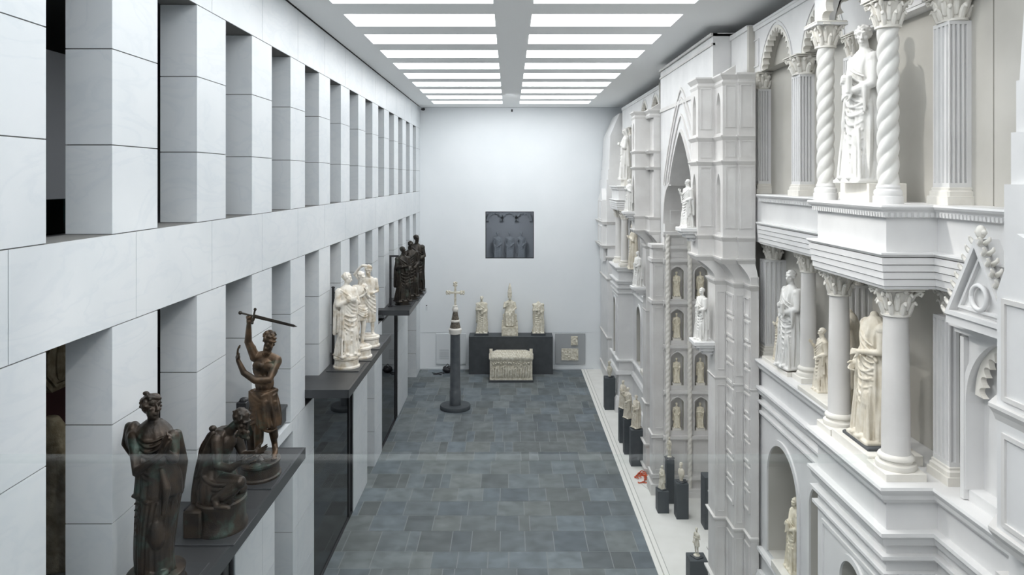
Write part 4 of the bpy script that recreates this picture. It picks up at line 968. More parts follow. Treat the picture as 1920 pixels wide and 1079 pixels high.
put('child_statue', ME['d'], M['statue'], (5.06, 13.75, r(-3.4)), 1.0, '-X', 'child sized stone figure at the left side of the complete white robed statue')
for (x0, x1, y0, y1, z1, lb) in ((4.3, 4.96, 8.85, 9.85, -3.33, 'low pale plinth with dark top below the gripping headless statue'), (4.72, 5.3, 10.3, 12.1, -3.38, 'long low plinth below the two partly hidden cream statues'), (4.82, 5.3, 12.82, 14.1, -3.38, 'low pale plinth below the white robed statue at the loggia left end')):
    pl = MB(); pl.bbox(x0, x1, y0, y1, r(-3.45), r(z1), .006); tag(pl.build('statue_plinth', M['ivory'], origin=((x0 + x1) / 2, (y0 + y1) / 2, r(-3.45))), lb, 'plinth')
put('hooded_statue', ME['d'], M['statue'], (4.75, 28.2, r(-3.45)), 1.75, '-X', 'brownish hooded statue inside the far lower loggia')
for (x, y, z, s, k, lb) in ((3.72, 15.38, -1.02, 1.0, 'b', 'grey white statue on a bracket below the right side of the central arch'), (4.0, 15.33, -3.35, 1.08, 'e', 'statue on a lower bracket beside the portal niches, near buttress'),
                         (3.72, 22.92, -1.02, 1.0, 'd', 'statue on the upper bracket of the far buttress'), (4.0, 22.97, -3.35, 1.08, 'a', 'statue on the lower bracket of the far buttress')):
    put('bracket_statue', ME[k], M['statuewhite'], (x, y, r(z)), s, '-X', lb, yaw=.35)
put('niche_statue', ME['e'], M['yellow'], (4.98, 12.85, r(-6.95)), 1.25, '-X', 'cream stone figure in the round arched niche low in the near bay', base=(.75, .6, .14, 'box'), base_mat=M['ivory'])
put('niche_statue', ME['b'], M['yellow'], (4.98, 26.1, r(-6.95)), 1.25, '-X', 'cream stone figure in the round arched niche low in the far bay', base=(.75, .6, .14, 'box'), base_mat=M['ivory'])
ME['s1'] = robed(11, 'short', True, .2, 0, 'bless', .024, smooth=1); ME['s2'] = robed(12, 'short', False, -.4, 0, 'book', .024, knee=-1, smooth=1)
rown = ['top row', 'second row', 'third row', 'bottom row']
for i, (zb, zt_) in enumerate(reversed(rows[:4])):
    pass
for i, (zb, zt_) in enumerate([(-3.45, -2.52), (-4.64, -3.74), (-5.93, -4.97), (-7.22, -6.26)]):
    for j, xc in enumerate((4.805, 5.485)):
        t = put('portal_statuette', ME['s1' if (i + j) % 2 else 's2'], M['yellow'], (xc, 21.15 + .09, r(zb)), .70, '-Y', 'yellowish statuette in the %s niche of the portal jamb, %s column' % (rown[i].replace(' row', '-row'), ('left', 'right')[j]), 'statuette', base=(.26, .16, .07, 'box'), base_mat=M['ivory'], group='statuettes in the portal niches')

# --- statues on dark plinths on the beige floor strip
def floor_plinth(x, y, w_, d_, h, lab): 
    m = MB(); m.bbox(x - w_ / 2, x + w_ / 2, y - d_ / 2, y + d_ / 2, .01, h, .006); return tag(m.build('display_plinth', M['tank'], origin=(x, y, .01)), lab, 'plinth', 'dark display plinths')
def bust_mesh(seed):
    m = MB(); rings_body(m, [(0, 0, 0, .14, .11, 0), (.1, 0, 0, .12, .1, .0), (.3, 0, 0, .2, .13, .02), (.5, 0, 0, .27, .16, .03), (.72, 0, 0, .24, .13, .02), (.82, 0, 0, .1, .08, 0)], folds=((9, seed, 3, .7),)); m.tube([(0, 0, .78), (0, 0, .95)], [.075, .065], 10)
    do_head(m, (0, -.02, 1.06), 1.3, .3, .1, 0, 'curly', seed % 2 == 0, seed)
    return remesh(m, .016, 2)
def nude(m, s=1.0): pass
ME['bust'] = bust_mesh(2)
def slim(seed, pose):   # small figure with bare legs and a short tunic
    m = MB(); rings_body(m, [(.62, 0, 0, .2, .15, .05), (.85, 0, 0, .18, .14, .04), (1.05, 0, 0, .14, .11, .02), (1.3, 0, 0, .18, .12, .01), (1.44, 0, 0, .17, .1, .0), (1.5, 0, 0, .08, .07, 0)], folds=((11, seed, 2, .7),))
    for sx in (-1, 1): m.tube([(sx * .09, 0, .85), (sx * .1, -.03, .47), (sx * .11, .02, .08)], [.085, .058, .036], 12); m.ell((sx * .11, -.05, .04), (.04, .09, .035), 10)
    m.tube([(0, 0, 1.46), (0, -.01, 1.6)], [.055, .05], 10); do_head(m, (0, -.02, 1.69), 1, pose * .4, .1, 0, 'curly', False, seed)
    for sx in (-1, 1):
        wr = (sx * .12, -.2, 1.25) if sx == pose else (sx * .25, -.06, .9)
        m.tube([(sx * .19, 0, 1.4), (sx * .27, .02, 1.13), wr], [.06, .045, .028], 10); do_hand(m, wr, Vector(wr) - V(sx * .27, .02, 1.13), (-sx, 0, 0), 1.1, .4)
    m.lathe([(.22, 0), (.22, .03), (.2, .05)], (0, 0, 0), 20)
    return remesh(m, .016, 2)
ME['slim'] = slim(3, 1)
fp = [(3.96, 29.2, .42, .42, 1.25, 'bust', .62, 'oldstone', 'dark plinth carrying a bust, farthest along the beige strip', 'small stone bust on the farthest dark plinth'),
      (3.93, 25.5, .3, .3, 1.15, 'e', .95, 'statue', 'slim dark plinth, farthest of the three standing together', 'robed statuette on the farthest of three neighbouring plinths'),
      (3.93, 24.45, .3, .3, 1.15, 'b', 1.0, 'statue', 'slim dark plinth in the middle of the three standing together', 'robed statuette on the middle of three neighbouring plinths'),
      (4.04, 23.5, .4, .4, 1.15, 'a', 1.02, 'statue', 'wider dark plinth, nearest of the three standing together', 'pale robed statue on the nearest of three neighbouring plinths'),
      (4.18, 20.2, .3, .34, .6, 's2', .62, 'oldstone', 'short dark plinth at the foot of the portal corner pier', 'small weathered statuette on the short plinth before the portal'),
      (4.5, 20.75, .22, .26, 1.25, 'slim', .55, 'oldstone', 'tall narrow dark plinth in front of the portal', 'tiny statuette on the tall narrow plinth before the portal'),
      (4.62, 19.85, .32, .34, .95, 'bust', .5, 'statue', 'square dark plinth right of the tall narrow one at the portal', 'small headed fragment on the square plinth before the portal'),
      (4.2, 16.55, .4, .4, .62, 'slim', .62, 'oldstone', 'dark plinth at the bottom edge near the buttress foot', 'small standing youth statuette nearest the bottom edge of the photo')]
for (x, y, w_, d_, h, k, s_, mt, l1, l2) in fp:
    floor_plinth(x, y, w_, d_, h, l1); put('small_statue', ME[k], M[mt], (x, y, h), s_ * (1.8 / 1.25 if k == 'bust' else 1), '-X', l2, yaw=.5, base=(.24, .2, .03, 'box'), base_mat=M['dark'])
m = MB(); m.bbox(5.05, 5.45, 19.1, 19.5, .01, 1.35, .006); tag(m.build('display_plinth', M['tank'], origin=(5.2, 19.3, .01)), 'dark plinth mostly hidden behind the near buttress', 'plinth', 'dark display plinths')
m = MB(); m.bbox(4.62, 4.7, 16.1, 16.28, .01, 1.3, .004)
# cables on the strip
m = MB(); random.seed(5)
for j in range(4):
    ph = random.uniform(0, 6); pts = [(3.98 + .03 * j + (.16 - .02 * j) * cos(a / 28 * 2 * pi + ph) * (1 + .3 * sin(a * .9 + j)), 22.3 + .07 * j + (.34 - .05 * j) * sin(a / 28 * 2 * pi + ph) * (1 + .25 * cos(a * .7)), .03 + .022 * j) for a in range(25)]
    m.tube(pts, .016, 6)
m.tube([(4.1, 22.5, .03), (4.2, 22.2, .03), (4.12, 21.95, .03), (4.25, 21.8, .03)], .016, 6)
tag(m.build('cable_coil', M['red'], origin=(3.98, 22.3, .01)), 'orange red cable coil lying on the beige floor strip', 'cable')
m = MB(); m.tube([(3.9 + .45 * (1 - cos(t * .35)) * .5, 22.1 - .14 * t + .05 * sin(t), .02) for t in range(10)] + [(4.3, 21.0, .02)], .008, 6); tag(m.build('thin_cable', M['whitecable'], origin=(4, 21.6, .01)), 'thin pale cable curling from the orange coil to the portal', 'cable')
m = MB(); m.tube([(4.45, 23.1, .02), (4.4, 22.9, .25), (4.42, 23.15, .75), (4.45, 23.3, 1.2)], .025, 8); tag(m.build('black_hose', M['black'], origin=(4.4, 23, .01)), 'black cable leaning on the buttress foot behind the nearest of three plinths', 'cable')

# ================================================================== SHELVES WITH GROUPS ON THE LEFT WALL
SZ = r(-4.4)
shelf_lab = ['dark steel shelf on the left wall under the three bronze figures', 'dark steel shelf on the left wall under the white marble group', 'dark steel shelf on the left wall under the far dark bronze group']
for (a, b), lb in zip(((6.75, 12.07), (15.35, 20.8), (24.6, 29.6)), shelf_lab):
    t = thing('wall_shelf', (XL, (a + b) / 2, SZ - .17), lb, 'shelf')
    m = MB(); m.box(XL - .3, -3.36, a + .03, b - .03, SZ - .15, SZ); m.build('shelf_top', M['steel'], t)
    m = MB(); m.box(-3.37, -3.33, a, b, SZ - .17, SZ + .004); m.box(XL, -3.36, a, a + .035, SZ - .17, SZ + .004); m.box(XL, -3.36, b - .035, b, SZ - .17, SZ + .004); m.build('edge_trim', M['steel2'], t)
def plate(x, y, w_, d_, lab): m = MB(); m.bbox(x - w_ / 2, x + w_ / 2, y - d_ / 2, y + d_ / 2, SZ + .002, SZ + .022, .004); tag(m.build('base_plate', M['steel2'], origin=(x, y, SZ + .002)), lab, 'plate', 'thin square plates under the statues')
def ring_base(m, rx, ry, h, c=(0, 0, 0), mi=0): m.lathe([(1.0, 0), (1.0, h * .12), (.93, h * .2), (.9, h * .72), (.96, h * .82), (.96, h * .95), (.9, h)], c, 40, sx=rx, sy=ry)
def mesh_obj(name, me, mt, t, loc=(0, 0, 0)):
    me.materials.clear(); me.materials.append(mt); o = bpy.data.objects.new(name, me); COL.objects.link(o); o.parent = t; o.location = loc; return o

# swordsman ---------------------------------------------------------
SW = (-3.68, 10.9, SZ + .022)
plate(-3.72, 10.9, .72, .95, 'thin dark plate under the swordsman bronze')
t = thing('swordsman_statue', SW, 'bronze executioner raising a sword above his head, on the near shelf', 'statue')
m = MB(); s = 1.1; ft = .24
hipL, hipR = V(-.0, 0, 1.16), V(.15, .03, 1.15)
m.tube([hipL, (.0, -.07, .74), (-.03, -.02, .33)], [.105, .072, .043], 16); m.tube([(.0, -.03, .66), (-.015, .0, .5)], [.07, .066], 12); m.ell((-.05, -.09, .275), (.05, .12, .042), 12); m.tube([(-.03, -.02, .34), (-.04, -.05, .29)], [.044, .045], 10)
for k in range(5): m.ell((-.09 + k * .02, -.2 + abs(k - 1) * .012, .265), (.012, .022, .014), 7)
m.tube([hipR, (.2, -.08, .78), (.17, .14, .42)], [.105, .072, .043], 16); m.tube([(.2, -.03, .7), (.19, .07, .55)], [.066, .06], 12); m.tube([(.17, .14, .43), (.2, .08, .35), (.235, -.04, .29)], [.044, .045, .03], 10); m.ell((.22, .0, .32), (.042, .1, .035), 12, Matrix.Rotation(.5, 3, 'X'))
for k in range(5): m.ell((.2 + k * .017, -.1 + abs(k - 1) * .01, .27), (.011, .02, .013), 7)
m.ell((.07, .0, 1.18), (.17, .125, .14), 18); m.ell((.07, -.01, 1.36), (.14, .105, .16), 18); m.ell((.08, .0, 1.58), (.19, .125, .19), 18)
m.ell((.01, -.1, 1.64), (.09, .05, .07), 12); m.ell((.16, -.1, 1.62), (.09, .05, .07), 12)
for k in range(3):
    for sx in (0, 1): m.ell((.04 + sx * .07, -.105, 1.48 - k * .075), (.034, .022, .032), 8)
m.tube([(-.08, 0, 1.74), (.08, .02, 1.76), (.25, 0, 1.7)], [.07, .08, .07], 14)
m.tube([(.1, .0, 1.76), (.13, -.04, 1.92)], [.065, .06], 12)
do_head(m, (.16, -.07, 2.0), 1.12, .75, .35, .25, 'curly', True, 3)
# raised arm
m.tube([(-.07, .0, 1.74), (-.16, -.04, 1.98), (-.13, -.1, 2.24)], [.075, .056, .034], 14); m.ell((-.11, -.01, 1.84), (.065, .065, .1), 12)
do_hand(m, (-.13, -.1, 2.25), (.12, -.1, 1), (0, -1, .1), 1.15, 1.05, .05)
# bent left arm with raised palm
m.tube([(.25, .0, 1.68), (.2, -.2, 1.46), (.03, -.3, 1.48)], [.075, .058, .05], 14); m.tube([(.03, -.3, 1.48), (-.12, -.33, 1.6), (-.2, -.34, 1.78)], [.052, .048, .032], 12)
do_hand(m, (-.2, -.34, 1.79), (-.05, 0, 1), (1, .3, 0), 1.15, .2, .16, -1)
mesh_obj('figure', remesh(m, .0085, 2), M['bronze2'], t)
m = MB()   # loin cloth
rings_body(m, [(.74, .11, .0, .2, .17, .05), (.85, .1, .0, .2, .17, .05), (1.0, .08, 0, .205, .165, .045), (1.14, .07, 0, .19, .15, .03), (1.26, .07, 0, .165, .13, .01)], folds=((11, 1, 5, .7), (17, 0, -3, .4)))
for i in range(5): swag(m, (-.12, -.1, 1.26 - i * .03), (.26, -.06, 1.1 - i * .1), .05 + .03 * i, .028)
for i in range(5): swag(m, (.26, -.04, 1.22 - i * .03), (-.1, -.12, 1.06 - i * .07), .04, .024)
m.tube([(-.11, -.02, 1.24), (.07, -.15, 1.2), (.25, -.02, 1.26), (.08, .15, 1.25), (-.11, -.02, 1.24)], .036, 10); m.tube([(-.1, .05, 1.1), (-.14, .06, .9), (-.1, .04, .66)], [.05, .06, .03], 10)
mesh_obj('loincloth', remesh(m, .011, 2), M['bronze2'], t)
m = MB(); ring_base(m, .3, .36, .24); 
for i in range(14): a = i * .7; m.ell((.24 * cos(a) * random.random(), .28 * sin(a) * random.random(), .235), (.09, .09, .03), 8)
m.tube([(-.14, .2, .2), (-.2, .18, .6), (-.17, .15, .75)], [.09, .07, .06], 10); m.build('base', M['bronze'], t, 'auto')
for o in t.children: pass
m = MB(); h0 = V(-.24, -.14, 2.42); d = V(.975, -.12, -.205).normalized()
sd = MB(); g0 = h0 - d * .0
sd.ell(h0, (.028, .028, .028), 10); sd.tube([h0, h0 + d * .2], .014, 8); c_ = h0 + d * .21; up_ = V(.2, .05, .96)
sd.tube([c_ - up_ * .09, c_ + up_ * .09], .014, 8); sd.ell(c_ - up_ * .1, (.024,) * 3, 8); sd.ell(c_ + up_ * .1, (.024,) * 3, 8)
e_ = c_ + d * .62; q = up_ * .027; n_ = d.cross(up_).normalized() * .007
sd.add([c_ + q, c_ + n_, c_ - q, c_ - n_, e_ + q * .7, e_ + n_, e_ - q * .7, e_ - n_, e_ + d * .06], [(0, 1, 5, 4), (1, 2, 6, 5), (2, 3, 7, 6), (3, 0, 4, 7), (4, 5, 8), (5, 6, 8), (6, 7, 8), (7, 4, 8), (3, 2, 1, 0)])
sd.v = [(p[0] + SW[0], p[1] + SW[1], p[2] + SW[2]) for p in sd.v]; q_ = sd.build('sword', M['bronze3'], t, 'auto')
t['org'] = list(SW)

# local builders for things whose coordinates are relative to their base
def local(m, name, mt, t, smooth='auto'):
    org = t['org']; m.v = [(p[0] + org[0], p[1] + org[1], p[2] + org[2]) for p in m.v]; return m.build(name, mt, t, smooth)
for o in list(t.children):
    if o.name.startswith('base'): o.data.transform(Matrix.Translation(Vector(SW)))

# kneeling man ------------------------------------------------------
KN = (-3.62, 9.3, SZ + .022)
plate(-3.66, 9.3, .74, .95, 'thin dark plate under the kneeling bronze')
t = thing('kneeling_statue', KN, 'bronze kneeling man with outstretched hands on the near shelf', 'statue')
m = MB(); bz = .36
m.ell((-.1, .05, .62), (.18, .17, .17), 16); m.tube([(-.1, .05, .62), (-.06, .0, .85), (.0, -.02, 1.06)], [.16, .15, .17], 18); m.ell((-.01, -.01, 1.08), (.2, .16, .16), 18)
m.tube([(.04, -.02, 1.15), (.14, -.04, 1.24), (.2, -.05, 1.3)], [.09, .065, .06], 12)
do_head(m, (.27, -.07, 1.36), 1.15, 1.15, .45, .0, 'short', True, 6)
for k in range(6): m.ell((.33 + random.uniform(-.03, .03), -.1, 1.23 - k * .018), (.035, .03, .03), 8)
m.tube([(.0, -.17, 1.13), (.06, -.26, .86), (.22, -.3, .84), (.36, -.3, .92)], [.085, .06, .052, .032], 14); do_hand(m, (.36, -.3, .92), (1, 0, .3), (0, .6, .8), 1.15, .12, .2)
m.tube([(.12, .14, 1.1), (.24, .1, .86), (.4, .0, .92)], [.08, .058, .034], 14); do_hand(m, (.4, .0, .92), (1, -.15, .35), (0, -.6, .8), 1.15, .12, .2, -1)
m.tube([(-.06, -.1, .6), (.3, -.22, .64)], [.13, .085], 16); m.tube([(.3, -.22, .64), (.02, -.28, .46)], [.08, .05], 14); m.tube([(.24, -.24, .57), (.12, -.27, .5)], [.075, .065], 12)
m.tube([(.02, -.28, .47), (.06, -.31, .39)], [.046, .042], 10); m.ell((.13, -.33, .385), (.11, .045, .035), 12)
for k in range(5): m.ell((.23 - abs(k - 1) * .01, -.365 + k * .017, .375), (.02, .011, .013), 7)
m.tube([(-.05, .14, .58), (.2, .12, .42)], [.12, .08], 14); m.tube([(.2, .12, .42), (-.15, .16, .42)], [.07, .05], 12); m.ell((-.22, .16, .41), (.1, .05, .04), 10)
mesh_obj('figure', remesh(m, .0095, 2), M['bronze'], t)
m = MB()   # cloak down the back
rings_body(m, [(.08, -.24, .04, .12, .16, .03), (.35, -.22, .03, .15, .2, .045), (.6, -.18, .02, .17, .21, .04), (.85, -.12, .01, .17, .2, .035), (1.02, -.07, .0, .18, .19, .03), (1.16, -.01, .0, .15, .17, .02), (1.24, .04, 0, .09, .1, .01)], folds=((11, 1, 2, .7), (7, 2, -2, .5)))
rings_body(m, [(.36, -.06, -.02, .22, .24, .05), (.5, -.04, -.03, .24, .25, .05), (.64, -.04, -.02, .23, .22, .04), (.76, -.05, 0, .19, .18, .02)], folds=((15, 0, 4, .7),))
for i in range(6): swag(m, (-.24, -.14, .76 - i * .04), (.24, -.25, .66 - i * .045), .08 + .02 * i, .028)
m.tube([(-.05, -.15, 1.22), (-.14, -.18, 1.02), (-.24, -.17, .7)], [.03, .03, .03], 10); m.ell((-.09, -.06, 1.25), (.05, .05, .04), 10)
mesh_obj('cloak', remesh(m, .011, 2), M['bronze'], t)
m = MB(); ring_base(m, .31, .36, .38); m.bbox(-.34, -.12, -.36, -.1, .02, .34, .02); local(m, 'base', M['bronze'], t)
m = MB(); m.bbox(-.4, -.34, -.2, .2, 0, .3, .01); local(m, 'support_block', M['black'], t)

# standing woman ----------------------------------------------------
WO = (-3.8, 7.95, SZ + .022)
plate(-3.78, 7.95, .72, .95, 'thin dark plate under the nearest bronze woman')
t = thing('veiled_woman_statue', WO, 'standing bronze woman with clasped hands in a long robe, nearest the viewer', 'statue')
m = MB()
rings_body(m, [(.16, .0, 0, .19, .17, .05), (.35, -.02, 0, .18, .17, .055), (.7, .0, 0, .2, .17, .05), (.98, .03, 0, .225, .18, .035), (1.02, .03, 0, .245, .19, .04), (1.2, .03, 0, .235, .17, .03), (1.38, .0, 0, .21, .15, .02), (1.5, -.02, 0, .21, .15, .02), (1.64, -.03, 0, .21, .15, .02), (1.72, -.03, .01, .15, .12, .01), (1.78, -.03, .01, .08, .07, 0)],
           folds=((13, 1, 3, .6), (8, 2, -3, .6), (21, 0, 1.5, .25)), n=90)
m.tube([(-.03, .0, 1.72), (-.03, -.01, 1.84)], [.062, .056], 12)
do_head(m, (-.04, -.03, 1.92), 1.14, 1.0, -.3, .2, 'curly', False, 9)
m.tube([(-.12, -.05, 2.0), (-.05, -.07, 2.05), (.05, -.03, 2.02)], .022, 8); m.ell((-.05, .06, 2.0), (.07, .06, .05), 10); m.ell((-.1, -.02, 2.07), (.04, .03, .025), 8)
# sleeve roll left, arms meeting right
m.ell((-.25, .02, 1.6), (.08, .11, .16), 14); m.tube([(-.3, .02, 1.7), (-.33, .02, 1.52), (-.26, .0, 1.42)], [.05, .055, .04], 10)
m.tube([(-.2, -.05, 1.62), (-.1, -.2, 1.3), (.2, -.3, 1.52)], [.085, .06, .034], 14); m.tube([(.18, -.02, 1.6), (.24, -.12, 1.4), (.22, -.28, 1.55)], [.08, .058, .034], 14)
do_hand(m, (.2, -.3, 1.53), (.35, -.05, 1), (.6, .8, 0), 1.15, .2, .08); do_hand(m, (.235, -.26, 1.55), (.3, -.12, 1), (-.6, -.8, 0), 1.15, .25, .08, -1)
for i in range(8): swag(m, (-.18, -.1, 1.68 - i * .035), (.17, -.11, 1.66 - i * .03), .07 + .025 * i, .014)
m.tube([(-.2, -.1, 1.0), (.0, -.19, .97), (.2, -.12, 1.02), (.24, .1, 1.03), (0, .19, 1.0), (-.2, .1, 1.0), (-.2, -.1, 1.0)], .02, 8)
for i in range(7): swag(m, (.23, -.07, 1.24 - i * .03), (-.17, -.13, 1.0 - i * .07), .05, .015)
for k in range(13):      # long folds that follow the skirt
    a = -pi + pi * (k + .5) / 13; pts = []
    for z, rx, ry, dx in ((.95, .225, .18, .03), (.7, .2, .175, .0), (.45, .185, .17, -.015), (.2, .19, .175, -.01)):
        aa = a + .12 * (z - .5); pts.append((dx + cos(aa) * rx, sin(aa) * ry, z))
    m.tube(pts, [.012, .022, .026, .024], 8)
m.tube([(.14, -.17, 1.3), (.2, -.19, 1.12), (.17, -.2, .86)], [.03, .045, .025], 10); m.ell((.07, -.14, .62), (.09, .08, .18), 14); m.ell((.02, -.19, .2), (.05, .11, .04), 10); m.ell((.15, -.17, .2), (.05, .11, .04), 10)
m.tube([(.19, .06, 1.6), (.25, .07, 1.3), (.22, .08, .98)], [.06, .06, .04], 12)
mesh_obj('figure', remesh(m, .0095, 2), M['bronze'], t)
m = MB(); ring_base(m, .3, .34, .17); local(m, 'base', M['bronze'], t)
# dark post and bench behind the group
m = MB(); m.bbox(-4.2, -4.05, 11.35, 11.6, SZ + .002, SZ + .95, .01); m.ell((-4.12, 11.47, SZ + .96), (.07, .09, .04), 10); tag(m.build('support_post', M['black'], origin=(-4.12, 11.47, SZ)), 'thick black post behind the swordsman bronze', 'post')
t = thing('gallery_bench', (-4.5, 12.9, r(-4.7)), 'dark bench like box in the wall opening behind the swordsman', 'bench'); 
m = MB(); m.bbox(-4.68, -4.32, 13.45, 14.3, r(-4.7) + .003, r(-4.42), .01); m.build('bench_body', M['steel'], t); m = MB(); m.bbox(-4.71, -4.3, 13.42, 14.33, r(-4.42), r(-4.38), .006); m.build('bench_top', M['steel2'], t)

# marble group on the middle shelf -----------------------------------
ME['m1'] = robed(21, 'curly', False, .9, .15, 'clasp', .012, .95)
ME['m3'] = slim(9, 1)
def marble(name, me, loc, s, lab, yaw, mt='stainmarble', part='figure', bh=.26, bw=.62):
    return put(name, me, M[mt], loc, s, '-Y', lab, 'statue', base=(bw, bw, bh, 'round'), base_mat=M[mt], yaw=yaw)
for y, x, q in ((17.2, -3.79, 'angel'), (18.15, -3.68, 'middle'), (19.35, -3.7, 'rear')): plate(x, y, .74, .85, 'thin plate under the %s marble figure of the middle shelf' % q)
marble('marble_angel', ME['m1'], (-3.79, 17.2, SZ + .022), 1.92, 'white draped marble figure, front one of the group on the middle shelf', .7)
m = MB()   # bare standing man in loin cloth
rings_body(m, [(.62, 0, 0, .17, .14, .05), (.8, 0, 0, .18, .14, .04), (.98, 0, 0, .15, .12, .02)], folds=((13, 0, 4, .7),))
for sx in (-1, 1): m.tube([(sx * .08, 0, .9), (sx * .09, -.04, .48), (sx * .1, .02, .08)], [.09, .062, .038], 14); m.ell((sx * .1, -.05, .04), (.042, .1, .035), 10)
m.ell((0, 0, 1.05), (.14, .1, .15), 16); m.ell((0, 0, 1.3), (.17, .12, .17), 16); m.tube([(-.17, 0, 1.42), (.17, 0, 1.42)], .06, 12); m.tube([(0, 0, 1.44), (0, -.03, 1.6)], [.055, .05], 10); do_head(m, (0, -.05, 1.67), 1, .2, .4, 0, 'short', True, 4)
for i in range(4): swag(m, (-.16, -.1, .98 - i * .05), (.16, -.1, .9 - i * .06), .06, .02)
for sx in (-1, 1): m.tube([(sx * .19, 0, 1.4), (sx * .24, -.05, 1.12), (sx * .02, -.2, 1.25)], [.06, .045, .03], 12); do_hand(m, (sx * .02, -.2, 1.25), (-sx * .3, -.2, 1), (-sx, 0, 0), 1.05, .1, .05)
m.bbox(-.2, .2, -.18, .18, 0, .05, .02); ME['m2'] = remesh(m, .012, 2)
marble('marble_bather', ME['m2'], (-3.68, 18.15, SZ + .022), 1.85, 'marble man in loincloth with joined hands, middle of the marble group', .9)
m = MB()   # bearded man, arm raised over his head pouring
rings_body(m, [(.35, 0, 0, .17, .14, .06), (.6, 0, 0, .19, .15, .05), (.9, 0, 0, .18, .14, .04), (1.1, 0, 0, .15, .12, .02), (1.3, 0, 0, .18, .13, .02), (1.45, 0, 0, .15, .1, .0), (1.5, 0, 0, .08, .07, 0)], folds=((12, 0, 4, .7), (7, 0, -3, .4)))
for sx in (-1, 1): m.tube([(sx * .08, 0, .8), (sx * .1, -.04 * sx, .45), (sx * .12, .02, .08)], [.085, .06, .038], 12); m.ell((sx * .12, -.05, .04), (.042, .1, .035), 10)
m.tube([(0, 0, 1.44), (0, -.03, 1.58)], [.055, .05], 10); do_head(m, (0, -.04, 1.67), 1.05, -.3, .2, 0, 'curly', True, 4)
m.tube([(-.18, 0, 1.42), (-.34, -.04, 1.58), (-.22, -.2, 1.78)], [.062, .046, .03], 12); do_hand(m, (-.22, -.2, 1.78), (.6, -.4, .1), (0, 0, -1), 1.05, .5); m.ell((-.14, -.26, 1.81), (.09, .06, .035), 12)
m.tube([(.19, 0, 1.4), (.24, .0, 1.12), (.1, -.16, 1.1)], [.06, .045, .03], 12); do_hand(m, (.1, -.16, 1.1), (-1, -.3, 0), (0, 1, 0), 1.05, .5)
for i in range(5): swag(m, (-.16, -.08, 1.35 - i * .08), (.18, -.1, 1.0 - i * .1), .08, .024)
m.bbox(-.2, .2, -.18, .18, 0, .05, .02); ME['m4'] = remesh(m, .012, 2)
marble('marble_baptist', ME['m4'], (-3.7, 19.35, SZ + .022), 1.86, 'bearded marble man raising a bowl, rear figure of the marble group', .35)
m = MB(); m.bbox(-4.2, -4.14, 17.45, 17.52, SZ + .002, SZ + 1.8, .01); m.tube([(-4.17, 17.48, SZ + 1.7), (-3.95, 17.46, SZ + 1.66)], .012, 6); m.ell((-4.17, 17.48, SZ + 1.82), (.045, .045, .03), 8); tag(m.build('support_post', M['black'], origin=(-4.17, 17.48, SZ)), 'thin black post with hook behind the front marble figure', 'post')
# dark bronze trio on the far shelf -----------------------------------
ME['p1'] = robed(31, 'short', True, .6, 0, 'book', .013, 1.02)
ME['p2'] = robed(34, 'curly', True, -.2, 0, 'bless', .013)
for (x, y, k, s_, lb, yw) in ((-3.72, 25.75, 'p1', 1.9, 'dark bronze robed figure with drooping sleeves, front of the far shelf trio', .6), (-3.6, 26.9, 'p2', 2.0, 'dark bronze figure raising a hand, middle of the far shelf trio', .4), (-3.55, 28.2, 'p1', 2.12, 'dark bronze figure closest to the back wall on the far shelf', .2)):
    plate(x, y, .7, .8, 'thin plate under the far shelf bronze at %s' % {25.75: 'the front', 26.9: 'the middle', 28.2: 'the rear'}[y])
    put('bronze_figure', ME[k], M['bronze3'], (x, y, SZ + .022), s_, '-Y', lb, 'statue', base=(.56, .56, .1, 'round'), base_mat=M['bronze3'], yaw=yw)
m = MB(); m.bbox(-4.12, -4.05, 25.35, 25.43, SZ + .002, SZ + 1.75, .01); m.box(-4.12, -3.8, 25.36, 25.42, SZ + 1.7, SZ + 1.76); m.box(-4.16, -4.0, 25.28, 25.5, SZ + .002, SZ + .03); tag(m.build('support_post', M['black'], origin=(-4.1, 25.39, SZ)), 'black angled support frame beside the front dark bronze of the far shelf', 'post')

# ================================================================== BACK OF THE HALL
t = thing('stone_podium', (.07, 34.75, 0), 'wide dark anthracite podium block against the white back wall', 'podium')
m = MB(); m.bbox(-1.88, 2.02, 34.3, 35.19, 0, 1.73, .01); m.build('podium_body', M['dark'], t); m = MB(); m.bbox(-1.885, 2.025, 34.29, 35.19, 1.73, 1.75, .004); m.build('podium_top', M['tank'], t)
ME['z'] = robed(41, 'short', True, 0, 0, 'book', .014, 1.1)
put('saint_statue', ME['z'], M['oldstone'], (-1.3, 34.72, 1.75), 1.72, '-Y', 'weathered standing bearded statue at the left of the dark podium', base=(.66, .5, .1, 'box'), base_mat=M['dark'])
put('headless_statue', robed(42, None, False, 0, 0, 'book', .014, 1.15), M['oldstone'], (1.36, 34.72, 1.75), 1.68, '-Y', 'weathered headless statue at the right end of the dark podium', base=(.66, .5, .1, 'box'), base_mat=M['dark'])
